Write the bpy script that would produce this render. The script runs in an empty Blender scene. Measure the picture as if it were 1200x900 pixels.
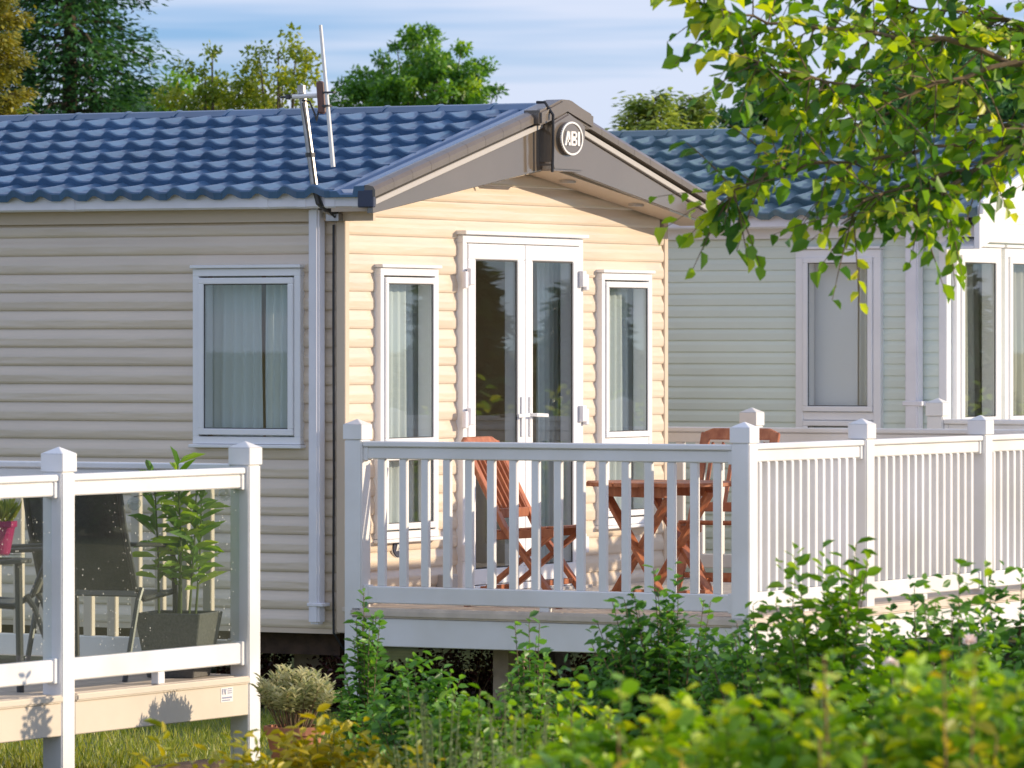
import bpy, bmesh, math, random
import numpy as np
from mathutils import Vector, Matrix

R = math.radians
random.seed(11)
rng = np.random.default_rng(11)
sc = bpy.context.scene
COL = sc.collection

# ------------------------------------------------------------------ camera
TH = R(28.5)                       # the long sides of the caravans run along X, the gables along Y
FPX = 6500.0                       # focal length in pixels of the 1200 px wide photograph
CAM = Vector((15.819, -27.141, 2.12))
cd = bpy.data.cameras.new('camera')
cd.sensor_width = 36.0
cd.lens = FPX / 1200 * 36
cd.shift_y = -50 / 1200
cd.clip_start = 0.5
cd.clip_end = 3000
cd.dof.use_dof = True
cd.dof.focus_distance = 31.3
cd.dof.aperture_fstop = 7.5
cam = bpy.data.objects.new('camera', cd)
COL.objects.link(cam)
cam.location = CAM
cam.rotation_euler = (R(90), 0, TH)
sc.camera = cam

# ------------------------------------------------------------------ light
SUN = Vector((1.0, 0.66, 0.29)).normalized()
SUN_EL = math.asin(SUN.z)
SUN_AZ = math.atan2(SUN.x, SUN.y)
w = bpy.data.worlds.new('World')
sc.world = w
w.use_nodes = True
nt = w.node_tree
nt.nodes.clear()
out = nt.nodes.new('ShaderNodeOutputWorld')
bg = nt.nodes.new('ShaderNodeBackground')
bg.inputs['Strength'].default_value = 0.15
sky = nt.nodes.new('ShaderNodeTexSky')
sky.sky_type = 'NISHITA'
sky.sun_disc = False
sky.sun_elevation = SUN_EL
sky.sun_rotation = SUN_AZ
sky.altitude = 0
sky.air_density = 1.0
sky.dust_density = 0.25
sky.ozone_density = 3.0
tc = nt.nodes.new('ShaderNodeTexCoord')
mp = nt.nodes.new('ShaderNodeMapping')
mp.inputs['Scale'].default_value = (5.0, 5.0, 95.0)
mp.inputs['Location'].default_value = (0.3, 0.0, 2.3)
nz = nt.nodes.new('ShaderNodeTexNoise')
nz.inputs['Scale'].default_value = 1.0
nz.inputs['Detail'].default_value = 4.0
nz.inputs['Roughness'].default_value = 0.5
rp = nt.nodes.new('ShaderNodeValToRGB')
rp.color_ramp.elements[0].position = 0.37
rp.color_ramp.elements[0].color = (0.22, 0.22, 0.22, 1)
rp.color_ramp.elements[1].position = 0.525
rp.color_ramp.elements[1].color = (0.95, 0.95, 0.95, 1)
mx = nt.nodes.new('ShaderNodeMix')
mx.data_type = 'RGBA'
mx.inputs[7].default_value = (2.0, 2.2, 2.68, 1)       # thin cloud sheets
tint = nt.nodes.new('ShaderNodeMix')
tint.data_type = 'RGBA'
tint.blend_type = 'MULTIPLY'
tint.inputs[0].default_value = 1.0
tint.inputs[7].default_value = (0.17, 0.31, 0.60, 1)
nt.links.new(tc.outputs['Generated'], mp.inputs['Vector'])
nt.links.new(mp.outputs[0], nz.inputs['Vector'])
nt.links.new(nz.outputs[0], rp.inputs[0])
nt.links.new(sky.outputs[0], tint.inputs[6])
nt.links.new(rp.outputs[0], mx.inputs[0])
nt.links.new(tint.outputs[2], mx.inputs[6])
nt.links.new(mx.outputs[2], bg.inputs['Color'])
nt.links.new(bg.outputs[0], out.inputs['Surface'])

sd = bpy.data.lights.new('sun', 'SUN')
sd.energy = 2.0
sd.angle = R(0.6)
sd.color = (1.0, 0.82, 0.60)
sun = bpy.data.objects.new('sun', sd)
COL.objects.link(sun)
sun.rotation_euler = SUN.to_track_quat('Z', 'Y').to_euler()
sun.location = (40, 14, 20)

vs = sc.view_settings
vs.view_transform = 'Standard'
vs.look = 'None'
vs.gamma = 1.0
vs.exposure = 1.28
vs.use_curve_mapping = False
sc.cycles.use_denoising = True
sc.cycles.max_bounces = 7
sc.cycles.diffuse_bounces = 4
sc.cycles.glossy_bounces = 4
sc.cycles.transmission_bounces = 6
sc.cycles.transparent_max_bounces = 16
sc.cycles.caustics_reflective = False
sc.cycles.caustics_refractive = False
sc.cycles.sample_clamp_indirect = 6.0

# ------------------------------------------------------------------ helpers
BASE = {}
RV = Vector((math.cos(TH), math.sin(TH), 0))
FV = Vector((-math.sin(TH), math.cos(TH), 0))


def at(px, py, d):
    """point at depth d metres seen at photo pixel (px, py): used to survey positions"""
    return CAM + FV * d + RV * ((px - 600) / FPX * d) + Vector((0, 0, (400 - py) / FPX * d))


class MB:
    def __init__(self):
        self.v = []
        self.f = []

    def add(self, vs_, fs):
        n = len(self.v)
        self.v += [Vector(p) for p in vs_]
        self.f += [tuple(i + n for i in f) for f in fs]
        return self

    def hexa(self, c):
        return self.add(c, [(0, 3, 2, 1), (4, 5, 6, 7), (0, 1, 5, 4), (1, 2, 6, 5), (2, 3, 7, 6), (3, 0, 4, 7)])

    def box(self, x0, x1, y0, y1, z0, z1):
        return self.hexa([(x0, y0, z0), (x1, y0, z0), (x1, y1, z0), (x0, y1, z0),
                          (x0, y0, z1), (x1, y0, z1), (x1, y1, z1), (x0, y1, z1)])

    def boxT(self, T, u0, u1, z0, z1, o0, o1):
        return self.hexa([T(u0, z0, o0), T(u1, z0, o0), T(u1, z0, o1), T(u0, z0, o1),
                          T(u0, z1, o0), T(u1, z1, o0), T(u1, z1, o1), T(u0, z1, o1)])

    def ring(self, T, u0, u1, z0, z1, wd, o0, o1):
        self.boxT(T, u0, u1, z1 - wd, z1, o0, o1)
        self.boxT(T, u0, u1, z0, z0 + wd, o0, o1)
        self.boxT(T, u0, u0 + wd, z0 + wd, z1 - wd, o0, o1)
        self.boxT(T, u1 - wd, u1, z0 + wd, z1 - wd, o0, o1)
        return self

    def bar(self, p, q, wd, ht, up=(0, 0, 1)):
        p = Vector(p); q = Vector(q)
        d = (q - p).normalized()
        s = d.cross(Vector(up))
        if s.length < 1e-4:
            s = d.cross(Vector((1, 0, 0)))
        s.normalize()
        u = s.cross(d)
        s = s * wd / 2
        u = u * ht / 2
        return self.hexa([p - s - u, p + s - u, q + s - u, q - s - u, p - s + u, p + s + u, q + s + u, q - s + u])

    def tube(self, pts, r, n=8, r2=None):
        pts = [Vector(p) for p in pts]
        m = len(pts)
        r2 = r if r2 is None else r2
        vs_, fs = [], []
        ref = None
        for i, p in enumerate(pts):
            d = (pts[min(i + 1, m - 1)] - pts[max(i - 1, 0)]).normalized()
            if ref is None:
                ref = d.orthogonal().normalized()
            ref = (ref - d * ref.dot(d)).normalized()
            b = d.cross(ref)
            rr = r + (r2 - r) * i / max(1, m - 1)
            for k in range(n):
                a = 2 * math.pi * k / n
                vs_.append(p + ref * (rr * math.cos(a)) + b * (rr * math.sin(a)))
        for i in range(m - 1):
            for k in range(n):
                fs.append((i * n + k, i * n + (k + 1) % n, (i + 1) * n + (k + 1) % n, (i + 1) * n + k))
        fs.append(tuple(range(n))[::-1])
        fs.append(tuple((m - 1) * n + k for k in range(n)))
        return self.add(vs_, fs)

    def prism(self, poly, vec):
        poly = [Vector(p) for p in poly]
        vec = Vector(vec)
        n = len(poly)
        fs = [tuple(range(n))[::-1], tuple(range(n, 2 * n))]
        fs += [(i, (i + 1) % n, n + (i + 1) % n, n + i) for i in range(n)]
        return self.add(poly + [p + vec for p in poly], fs)

    def lathe(self, prof, c=(0, 0, 0), n=20, sx=1, sy=1):
        c = Vector(c)
        vs_, fs = [], []
        for (r, z) in prof:
            for k in range(n):
                a = 2 * math.pi * k / n
                vs_.append(c + Vector((r * sx * math.cos(a), r * sy * math.sin(a), z)))
        for i in range(len(prof) - 1):
            for k in range(n):
                fs.append((i * n + k, i * n + (k + 1) % n, (i + 1) * n + (k + 1) % n, (i + 1) * n + k))
        fs.append(tuple(range(n))[::-1])
        fs.append(tuple((len(prof) - 1) * n + k for k in range(n)))
        return self.add(vs_, fs)


def tag(o, label=None, cat=None, group=None, kind=None):
    if label: o['label'] = label
    if cat: o['category'] = cat
    if group: o['group'] = group
    if kind: o['kind'] = kind
    return o


def obj(name, mb, mat, parent=None, bevel=0.0, smooth=False, kind=None, seg=1, fix=True):
    bm = bmesh.new()
    lo = Vector((min(p.x for p in mb.v), min(p.y for p in mb.v), min(p.z for p in mb.v)))
    hi = Vector((max(p.x for p in mb.v), max(p.y for p in mb.v), max(p.z for p in mb.v)))
    c = (lo + hi) / 2
    vv = [bm.verts.new(p - c) for p in mb.v]
    for f in mb.f:
        try:
            bm.faces.new([vv[i] for i in f])
        except ValueError:
            pass
    if fix:
        bmesh.ops.recalc_face_normals(bm, faces=bm.faces[:])
    if bevel > 0:
        bmesh.ops.bevel(bm, geom=bm.edges[:], offset=bevel, segments=seg, affect='EDGES', clamp_overlap=True)
    if smooth:
        for f in bm.faces:
            f.smooth = True
    me = bpy.data.meshes.new(name)
    bm.to_mesh(me)
    bm.free()
    me.materials.append(mat)
    return link(name, me, c, parent, kind)


def link(name, me, c, parent=None, kind=None):
    o = bpy.data.objects.new(name, me)
    COL.objects.link(o)
    c = Vector(c)
    if parent is not None:
        o.parent = parent
        o.location = c - BASE[parent.name]
    else:
        o.location = c
    BASE[o.name] = c
    if kind:
        o['kind'] = kind
    return o


def thing(name, label, cat, loc, rotz=0.0, group=None, local=False):
    o = bpy.data.objects.new(name, None)
    o.empty_display_size = 0.2
    COL.objects.link(o)
    o.location = loc
    o.rotation_euler = (0, 0, rotz)
    BASE[o.name] = Vector((0, 0, 0)) if local else Vector(loc)
    return tag(o, label, cat, group)


def dup(src, c, parent, rot=None):
    o = src.copy()
    COL.objects.link(o)
    o.parent = parent
    o.location = Vector(c) - BASE[parent.name]
    if rot is not None:
        o.rotation_euler = rot
    BASE[o.name] = Vector(c)
    return o


# ------------------------------------------------------------------ materials
def lin(r, g, b):
    def f(c):
        c /= 255.0
        return c / 12.92 if c <= 0.04045 else ((c + 0.055) / 1.055) ** 2.4
    return (f(r), f(g), f(b))


def pm(name, col, rough=0.5, spec=0.5, noise=None, bump=None, vary=0.0, metallic=0.0, coat=0.0, stretch=(1, 1, 1), trans=0.0):
    m = bpy.data.materials.new(name)
    m.use_nodes = True
    t = m.node_tree
    p = t.nodes['Principled BSDF']
    p.inputs['Roughness'].default_value = rough
    p.inputs['Specular IOR Level'].default_value = spec
    p.inputs['Metallic'].default_value = metallic
    p.inputs['Coat Weight'].default_value = coat
    p.inputs['Base Color'].default_value = (*col, 1)
    src = None
    geo = t.nodes.new('ShaderNodeNewGeometry')
    mpn = t.nodes.new('ShaderNodeMapping')
    mpn.inputs['Scale'].default_value = stretch
    t.links.new(geo.outputs['Position'], mpn.inputs['Vector'])
    if noise:
        n = t.nodes.new('ShaderNodeTexNoise')
        n.inputs['Scale'].default_value = noise[0]
        n.inputs['Detail'].default_value = 5
        t.links.new(mpn.outputs[0], n.inputs['Vector'])
        r = t.nodes.new('ShaderNodeValToRGB')
        a = noise[1]
        r.color_ramp.elements[0].position = 0.3
        r.color_ramp.elements[1].position = 0.7
        c0 = noise[2] if len(noise) > 2 else tuple(c * (1 - a) for c in col)
        c1 = noise[3] if len(noise) > 3 else tuple(min(1, c * (1 + a)) for c in col)
        r.color_ramp.elements[0].color = (*c0, 1)
        r.color_ramp.elements[1].color = (*c1, 1)
        t.links.new(n.outputs[0], r.inputs[0])
        src = r.outputs[0]
    if vary:
        oi = t.nodes.new('ShaderNodeObjectInfo')
        mr = t.nodes.new('ShaderNodeMapRange')
        mr.inputs[3].default_value = 1 - vary
        mr.inputs[4].default_value = 1 + vary
        t.links.new(oi.outputs['Random'], mr.inputs[0])
        hv = t.nodes.new('ShaderNodeHueSaturation')
        hv.inputs['Color'].default_value = (*col, 1)
        if src:
            t.links.new(src, hv.inputs['Color'])
        t.links.new(mr.outputs[0], hv.inputs['Value'])
        src = hv.outputs[0]
    if src:
        t.links.new(src, p.inputs['Base Color'])
    if bump:
        n = t.nodes.new('ShaderNodeTexNoise')
        n.inputs['Scale'].default_value = bump[0]
        n.inputs['Detail'].default_value = 3
        t.links.new(mpn.outputs[0], n.inputs['Vector'])
        b = t.nodes.new('ShaderNodeBump')
        b.inputs['Strength'].default_value = bump[1]
        b.inputs['Distance'].default_value = bump[2] if len(bump) > 2 else 0.01
        t.links.new(n.outputs[0], b.inputs['Height'])
        t.links.new(b.outputs[0], p.inputs['Normal'])
    if trans:
        tr = t.nodes.new('ShaderNodeBsdfTranslucent')
        tr.inputs['Color'].default_value = (*col, 1)
        mxs = t.nodes.new('ShaderNodeMixShader')
        mxs.inputs[0].default_value = trans
        t.links.new(p.outputs[0], mxs.inputs[1])
        t.links.new(tr.outputs[0], mxs.inputs[2])
        t.links.new(mxs.outputs[0], t.nodes['Material Output'].inputs['Surface'])
    return m


def glass_mat(name, tint_=(0.9, 0.96, 0.95), f0=0.05, dirt=0.0):
    m = bpy.data.materials.new(name)
    m.use_nodes = True
    t = m.node_tree
    t.nodes.remove(t.nodes['Principled BSDF'])
    g = t.nodes.new('ShaderNodeNewGeometry')
    d = t.nodes.new('ShaderNodeVectorMath'); d.operation = 'DOT_PRODUCT'
    t.links.new(g.outputs['Incoming'], d.inputs[0]); t.links.new(g.outputs['Normal'], d.inputs[1])
    def M(op, a, b=None):
        n = t.nodes.new('ShaderNodeMath'); n.operation = op
        for i, s in enumerate((a, b)):
            if s is None: continue
            if isinstance(s, (int, float)): n.inputs[i].default_value = s
            else: t.links.new(s, n.inputs[i])
        return n.outputs[0]
    c = M('ABSOLUTE', d.outputs['Value'])
    f = M('ADD', M('MULTIPLY', M('POWER', M('SUBTRACT', 1.0, c), 5.0), 1 - f0), f0)
    tr = t.nodes.new('ShaderNodeBsdfTransparent'); tr.inputs['Color'].default_value = (*tint_, 1)
    gl = t.nodes.new('ShaderNodeBsdfGlossy'); gl.inputs['Roughness'].default_value = 0.0
    mxs = t.nodes.new('ShaderNodeMixShader')
    t.links.new(f, mxs.inputs[0]); t.links.new(tr.outputs[0], mxs.inputs[1]); t.links.new(gl.outputs[0], mxs.inputs[2])
    last = mxs.outputs[0]
    if dirt:
        df = t.nodes.new('ShaderNodeBsdfDiffuse'); df.inputs['Color'].default_value = (0.75, 0.74, 0.7, 1)
        vz = t.nodes.new('ShaderNodeTexVoronoi'); vz.inputs['Scale'].default_value = 46
        t.links.new(g.outputs['Position'], vz.inputs['Vector'])
        n2 = t.nodes.new('ShaderNodeTexNoise'); n2.inputs['Scale'].default_value = 3.0
        t.links.new(g.outputs['Position'], n2.inputs['Vector'])
        sepz = t.nodes.new('ShaderNodeSeparateColor'); t.links.new(vz.outputs['Color'], sepz.inputs[0])
        spot = M('MULTIPLY', M('LESS_THAN', vz.outputs['Distance'], M('MULTIPLY', sepz.outputs[0], 0.22)), M('MULTIPLY', M('GREATER_THAN', n2.outputs[0], 0.46), M('GREATER_THAN', sepz.outputs[1], 0.55)))
        fac = M('ADD', M('MULTIPLY', spot, 0.55), M('MULTIPLY', n2.outputs[0], dirt))
        m2 = t.nodes.new('ShaderNodeMixShader')
        t.links.new(fac, m2.inputs[0]); t.links.new(last, m2.inputs[1]); t.links.new(df.outputs[0], m2.inputs[2])
        last = m2.outputs[0]
    t.links.new(last, t.nodes['Material Output'].inputs['Surface'])
    return m


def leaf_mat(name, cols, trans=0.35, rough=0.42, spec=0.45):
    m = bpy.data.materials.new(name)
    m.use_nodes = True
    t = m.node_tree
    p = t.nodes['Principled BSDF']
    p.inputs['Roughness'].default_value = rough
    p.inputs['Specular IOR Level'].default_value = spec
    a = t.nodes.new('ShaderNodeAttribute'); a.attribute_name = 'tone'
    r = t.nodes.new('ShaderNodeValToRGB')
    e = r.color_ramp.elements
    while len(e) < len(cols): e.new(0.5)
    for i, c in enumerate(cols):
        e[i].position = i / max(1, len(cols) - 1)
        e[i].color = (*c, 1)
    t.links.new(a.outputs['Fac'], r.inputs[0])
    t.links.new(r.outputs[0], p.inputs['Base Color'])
    tr = t.nodes.new('ShaderNodeBsdfTranslucent')
    hs = t.nodes.new('ShaderNodeHueSaturation')
    hs.inputs['Hue'].default_value = 0.485
    hs.inputs['Saturation'].default_value = 1.15
    hs.inputs['Value'].default_value = 1.6
    t.links.new(r.outputs[0], hs.inputs['Color'])
    t.links.new(hs.outputs[0], tr.inputs['Color'])
    mxs = t.nodes.new('ShaderNodeMixShader'); mxs.inputs[0].default_value = trans
    t.links.new(p.outputs[0], mxs.inputs[1]); t.links.new(tr.outputs[0], mxs.inputs[2])
    t.links.new(mxs.outputs[0], t.nodes['Material Output'].inputs['Surface'])
    return m


def wood_mat(name, c0, c1, rough=0.45):
    return pm(name, c0, rough, 0.4, noise=(26, 0, c0, c1), stretch=(1, 1, .28), bump=(60, 0.15, 0.002), vary=0.12)


M_UPVC = pm('white_upvc', (0.86, 0.86, 0.87), 0.32, 0.5, noise=(3, 0.03))
M_RAIL = pm('white_vinyl', (0.86, 0.85, 0.85), 0.36, 0.5, noise=(2.2, 0.0, (0.75, 0.735, 0.70), (0.88, 0.875, 0.88)), bump=(5, 0.05, 0.01))
M_GUT = pm('gutter_plastic', (0.80, 0.79, 0.83), 0.35, 0.5, noise=(4, 0.06))
M_CREAM = pm('cream_vinyl_siding', (0.72, 0.60, 0.465), 0.30, 1.0, noise=(1.3, 0.05), bump=(1.0, 0.7, 0.016), stretch=(1.2, 1.2, 9), vary=0.025, coat=0.25)
M_CREAM_TRIM = pm('cream_trim', (0.66, 0.54, 0.41), 0.4)
M_GREEN = pm('sage_siding', (0.72, 0.80, 0.715), 0.5, 0.4, noise=(1.5, 0.04), vary=0.025, bump=(3, 0.1, 0.01))
M_TILE = pm('blue_tile', (0.062, 0.135, 0.245), 0.30, 0.6, noise=(6, 0.16), vary=0.13, bump=(120, 0.15, 0.002))
M_TILE2 = pm('slate_blue_tile', (0.095, 0.17, 0.205), 0.38, 0.6, noise=(6, 0.16), vary=0.13, bump=(120, 0.15, 0.002))
M_FLASH = pm('blue_flashing', (0.075, 0.16, 0.30), 0.25, 0.6, noise=(4, 0.08))
M_BRONZE = pm('bronze_capping', (0.135, 0.108, 0.084), 0.32, 0.6, noise=(5, 0.10), vary=0.03, coat=0.3)
M_FASC = pm('taupe_fascia', (0.15, 0.12, 0.09), 0.10, 0.9, noise=(1.5, 0.08), bump=(2.2, 0.18, 0.02), coat=0.4)
M_STRIP = pm('pale_grey_strip', (0.48, 0.45, 0.42), 0.35)
M_DARK = pm('dark_rubber', (0.025, 0.025, 0.028), 0.45)
M_NAVY = pm('navy_plastic', (0.03, 0.04, 0.08), 0.35)
M_SOFF = pm('soffit_panel', (0.50, 0.40, 0.30), 0.5)
M_WALLIN = pm('interior_lining', (0.66, 0.58, 0.46), 0.7, noise=(2, 0.05))
M_FLOORIN = pm('interior_carpet', (0.20, 0.16, 0.12), 0.9, noise=(30, 0.2))
M_CURT = pm('sheer_curtain', (0.82, 0.88, 0.87), 0.9, 0.1, trans=0.35)
M_CURT2 = pm('cream_curtain', (0.74, 0.72, 0.62), 0.9, 0.1, trans=0.4)
M_GLASS = glass_mat('window_glass', (0.96, 0.985, 0.985), 0.06)
M_CLEAR = glass_mat('balustrade_glass', (0.93, 0.96, 0.94), 0.04, dirt=0.018)
M_STEEL = pm('galvanised_steel', (0.42, 0.40, 0.38), 0.4, metallic=0.9, noise=(30, 0.2))
M_RUSTBOX = pm('brown_plastic', (0.16, 0.08, 0.06), 0.5)
M_WHITE = pm('white_paint', (0.82, 0.80, 0.78), 0.4)
M_DECKB = pm('cream_deck_board', (0.64, 0.55, 0.45), 0.6, noise=(8, 0.12), vary=0.06, bump=(40, 0.2, 0.003), stretch=(1, 1, 1))
M_CREAMFAS = pm('cream_fascia', (0.66, 0.58, 0.47), 0.5, noise=(3, 0.06), bump=(8, 0.1, 0.005))
M_PICKET = pm('cream_picket', (0.62, 0.55, 0.44), 0.5, vary=0.05)
M_TIMBER = pm('tan_timber', (0.34, 0.27, 0.19), 0.8, noise=(12, 0.2))
M_TEAK = wood_mat('red_hardwood', (0.30, 0.085, 0.035), (0.50, 0.19, 0.085))
M_SLING = pm('charcoal_sling', (0.035, 0.04, 0.04), 0.6, noise=(60, 0.2), bump=(200, 0.3, 0.002))
M_FRAME = pm('charcoal_metal', (0.05, 0.05, 0.052), 0.4)
M_SLING2 = pm('taupe_sling', (0.22, 0.20, 0.16), 0.6, noise=(60, 0.15), bump=(200, 0.3, 0.002))
M_POT = pm('grey_pot', (0.12, 0.115, 0.105), 0.75, noise=(90, 0.25), bump=(80, 0.3, 0.003))
M_MAGENTA = pm('magenta_pot', (0.42, 0.015, 0.13), 0.3, 0.5)
M_TERRA = pm('terracotta', (0.42, 0.17, 0.09), 0.8, noise=(20, 0.15))
M_SOIL = pm('soil', (0.045, 0.03, 0.02), 0.95, noise=(25, 0.4), bump=(40, 0.8, 0.02))
M_SLEEPER = pm('sleeper_timber', (0.075, 0.045, 0.03), 0.85, noise=(14, 0.4), bump=(30, 0.4, 0.01))
M_BARK = pm('bark', (0.10, 0.075, 0.05), 0.9, noise=(25, 0.35), bump=(30, 0.5, 0.01))
M_TWIG = pm('twig', (0.17, 0.115, 0.06), 0.8, noise=(30, 0.3))
M_STEMG = pm('green_stem', (0.12, 0.16, 0.04), 0.6)
M_STEMR = pm('red_stem', (0.26, 0.10, 0.05), 0.6)
M_LAWN = pm('lawn_soil', (0.12, 0.16, 0.04), 0.95, noise=(3, 0.0, (0.10, 0.14, 0.035), (0.19, 0.21, 0.06)), bump=(30, 0.6, 0.03))
M_BOUNCE_GRAVEL = pm('bounce_gravel', (0.42, 0.38, 0.32), 0.9, noise=(45, 0.35), bump=(60, 0.8, 0.02))  # pale surface added as a ground reflector filling the shaded sides
M_LAMPB = pm('blue_lamp_enamel', (0.03, 0.11, 0.24), 0.25)

L_DEEP = leaf_mat('leaf_deep_green', [(0.042, 0.116, 0.028), (0.082, 0.209, 0.042), (0.139, 0.326, 0.059), (0.209, 0.419, 0.070)])
L_MID = leaf_mat('leaf_mid_green', [(0.055, 0.146, 0.022), (0.119, 0.274, 0.032), (0.201, 0.383, 0.046), (0.311, 0.474, 0.055)])
L_BRIGHT = leaf_mat('leaf_bright_green', [(0.086, 0.222, 0.020), (0.171, 0.360, 0.031), (0.307, 0.513, 0.034), (0.564, 0.615, 0.052)])
L_YELLOW = leaf_mat('leaf_golden', [(0.132, 0.209, 0.022), (0.308, 0.330, 0.028), (0.528, 0.440, 0.033), (0.620, 0.506, 0.044)])
L_VARI = leaf_mat('leaf_variegated', [(0.20, 0.25, 0.10), (0.38, 0.42, 0.20), (0.58, 0.57, 0.32), (0.72, 0.68, 0.40)], trans=0.3)
L_LAV = leaf_mat('leaf_lavender', [(0.156, 0.221, 0.091), (0.260, 0.325, 0.130), (0.364, 0.416, 0.195)], trans=0.2)
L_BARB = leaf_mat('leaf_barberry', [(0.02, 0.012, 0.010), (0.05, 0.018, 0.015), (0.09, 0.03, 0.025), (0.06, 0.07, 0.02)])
L_BRANCH = leaf_mat('leaf_branch', [(0.045, 0.132, 0.025), (0.090, 0.222, 0.028), (0.202, 0.383, 0.036), (0.444, 0.565, 0.040), (0.620, 0.620, 0.078)], trans=0.45)
L_CEDAR = leaf_mat('needles_cedar', [(0.024, 0.080, 0.033), (0.050, 0.150, 0.050), (0.100, 0.240, 0.060), (0.200, 0.340, 0.060)], trans=0.2)
L_OLIVE = leaf_mat('needles_golden_cypress', [(0.15, 0.17, 0.03), (0.28, 0.28, 0.045), (0.42, 0.38, 0.06), (0.50, 0.43, 0.08)], trans=0.2)
L_BIRCH = leaf_mat('leaf_birch', [(0.100, 0.175, 0.025), (0.188, 0.263, 0.037), (0.325, 0.375, 0.050), (0.425, 0.438, 0.062)])
L_PALE = leaf_mat('needles_pale', [(0.12, 0.20, 0.05), (0.22, 0.31, 0.07), (0.34, 0.42, 0.10), (0.42, 0.47, 0.12)], trans=0.45)
L_OAK = leaf_mat('leaf_oak', [(0.051, 0.152, 0.036), (0.102, 0.244, 0.041), (0.183, 0.365, 0.051), (0.345, 0.507, 0.061)])
L_FAR = leaf_mat('leaf_far_dark', [(0.028, 0.098, 0.039), (0.058, 0.167, 0.058), (0.098, 0.234, 0.069), (0.156, 0.292, 0.078)])
L_GRASS = leaf_mat('grass_blade', [(0.12, 0.18, 0.03), (0.22, 0.29, 0.045), (0.34, 0.37, 0.07), (0.46, 0.43, 0.13)])
L_POTLEAF = leaf_mat('leaf_lily', [(0.078, 0.187, 0.031), (0.140, 0.296, 0.040), (0.250, 0.421, 0.047), (0.437, 0.562, 0.078)])
L_PETAL = leaf_mat('petal_pale', [(0.75, 0.60, 0.55), (0.80, 0.72, 0.66), (0.85, 0.8, 0.75)])

# ------------------------------------------------------------------ foliage
SUNV = np.array([[SUN.x, SUN.y, SUN.z]])


def norm(a):
    return a / np.maximum(np.linalg.norm(a, axis=1, keepdims=True), 1e-9)


def leaf_data(P, D, N, L, W, six=True, fold=0.18, droop=0.12):
    D = norm(D)
    if six and len(P) > 1:
        droop = rng.uniform(-.08, .42, (len(P), 1)); fold = rng.uniform(.02, .36, (len(P), 1))
    S = norm(np.cross(D, N))
    N = np.cross(S, D)
    L = L[:, None]; W = W[:, None]
    n = len(P)
    if six:
        V = np.stack([P,
                      P + D * L * .32 + S * W * .5 + N * W * fold,
                      P + D * L * .68 + S * W * .42 + N * W * fold - N * L * droop * .3,
                      P + D * L - N * L * droop,
                      P + D * L * .68 - S * W * .42 + N * W * fold - N * L * droop * .3,
                      P + D * L * .32 - S * W * .5 + N * W * fold], axis=1).reshape(-1, 3)
        b = np.arange(n)[:, None] * 6
        F = np.concatenate([b + np.array([[0, 1, 2, 3]]), b + np.array([[0, 3, 4, 5]])], axis=1).reshape(-1, 4)
        k = 6
    else:
        V = np.stack([P, P + D * L * .45 + S * W * .5, P + D * L, P + D * L * .45 - S * W * .5], axis=1).reshape(-1, 3)
        F = np.arange(n)[:, None] * 4 + np.array([[0, 1, 2, 3]])
        k = 4
    return V, F, k


def leaves(name, P, D, N, L, W, tone, mat, parent=None, six=True, kind='stuff', fold=0.18, droop=0.12):
    V, F, k = leaf_data(P, D, N, L, W, six, fold, droop)
    c = (V.min(0) + V.max(0)) / 2
    V = V - c
    me = bpy.data.meshes.new(name)
    me.vertices.add(len(V)); me.vertices.foreach_set('co', V.astype(np.float32).ravel())
    me.loops.add(F.size); me.loops.foreach_set('vertex_index', F.astype(np.int32).ravel())
    me.polygons.add(len(F)); me.polygons.foreach_set('loop_start', np.arange(len(F), dtype=np.int32) * 4)
    me.update(calc_edges=True)
    at_ = me.attributes.new('tone', 'FLOAT', 'POINT')
    at_.data.foreach_set('value', np.repeat(np.clip(tone, 0, 1), k).astype(np.float32))
    me.materials.append(mat)
    return link(name, me, c, parent, kind)


def rdir(n):
    return norm(rng.normal(size=(n, 3)))


def bezier(a, b, c, ts):
    ts = ts[:, None]
    return a * (1 - ts) ** 2 + 2 * b * ts * (1 - ts) + c * ts ** 2


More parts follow.
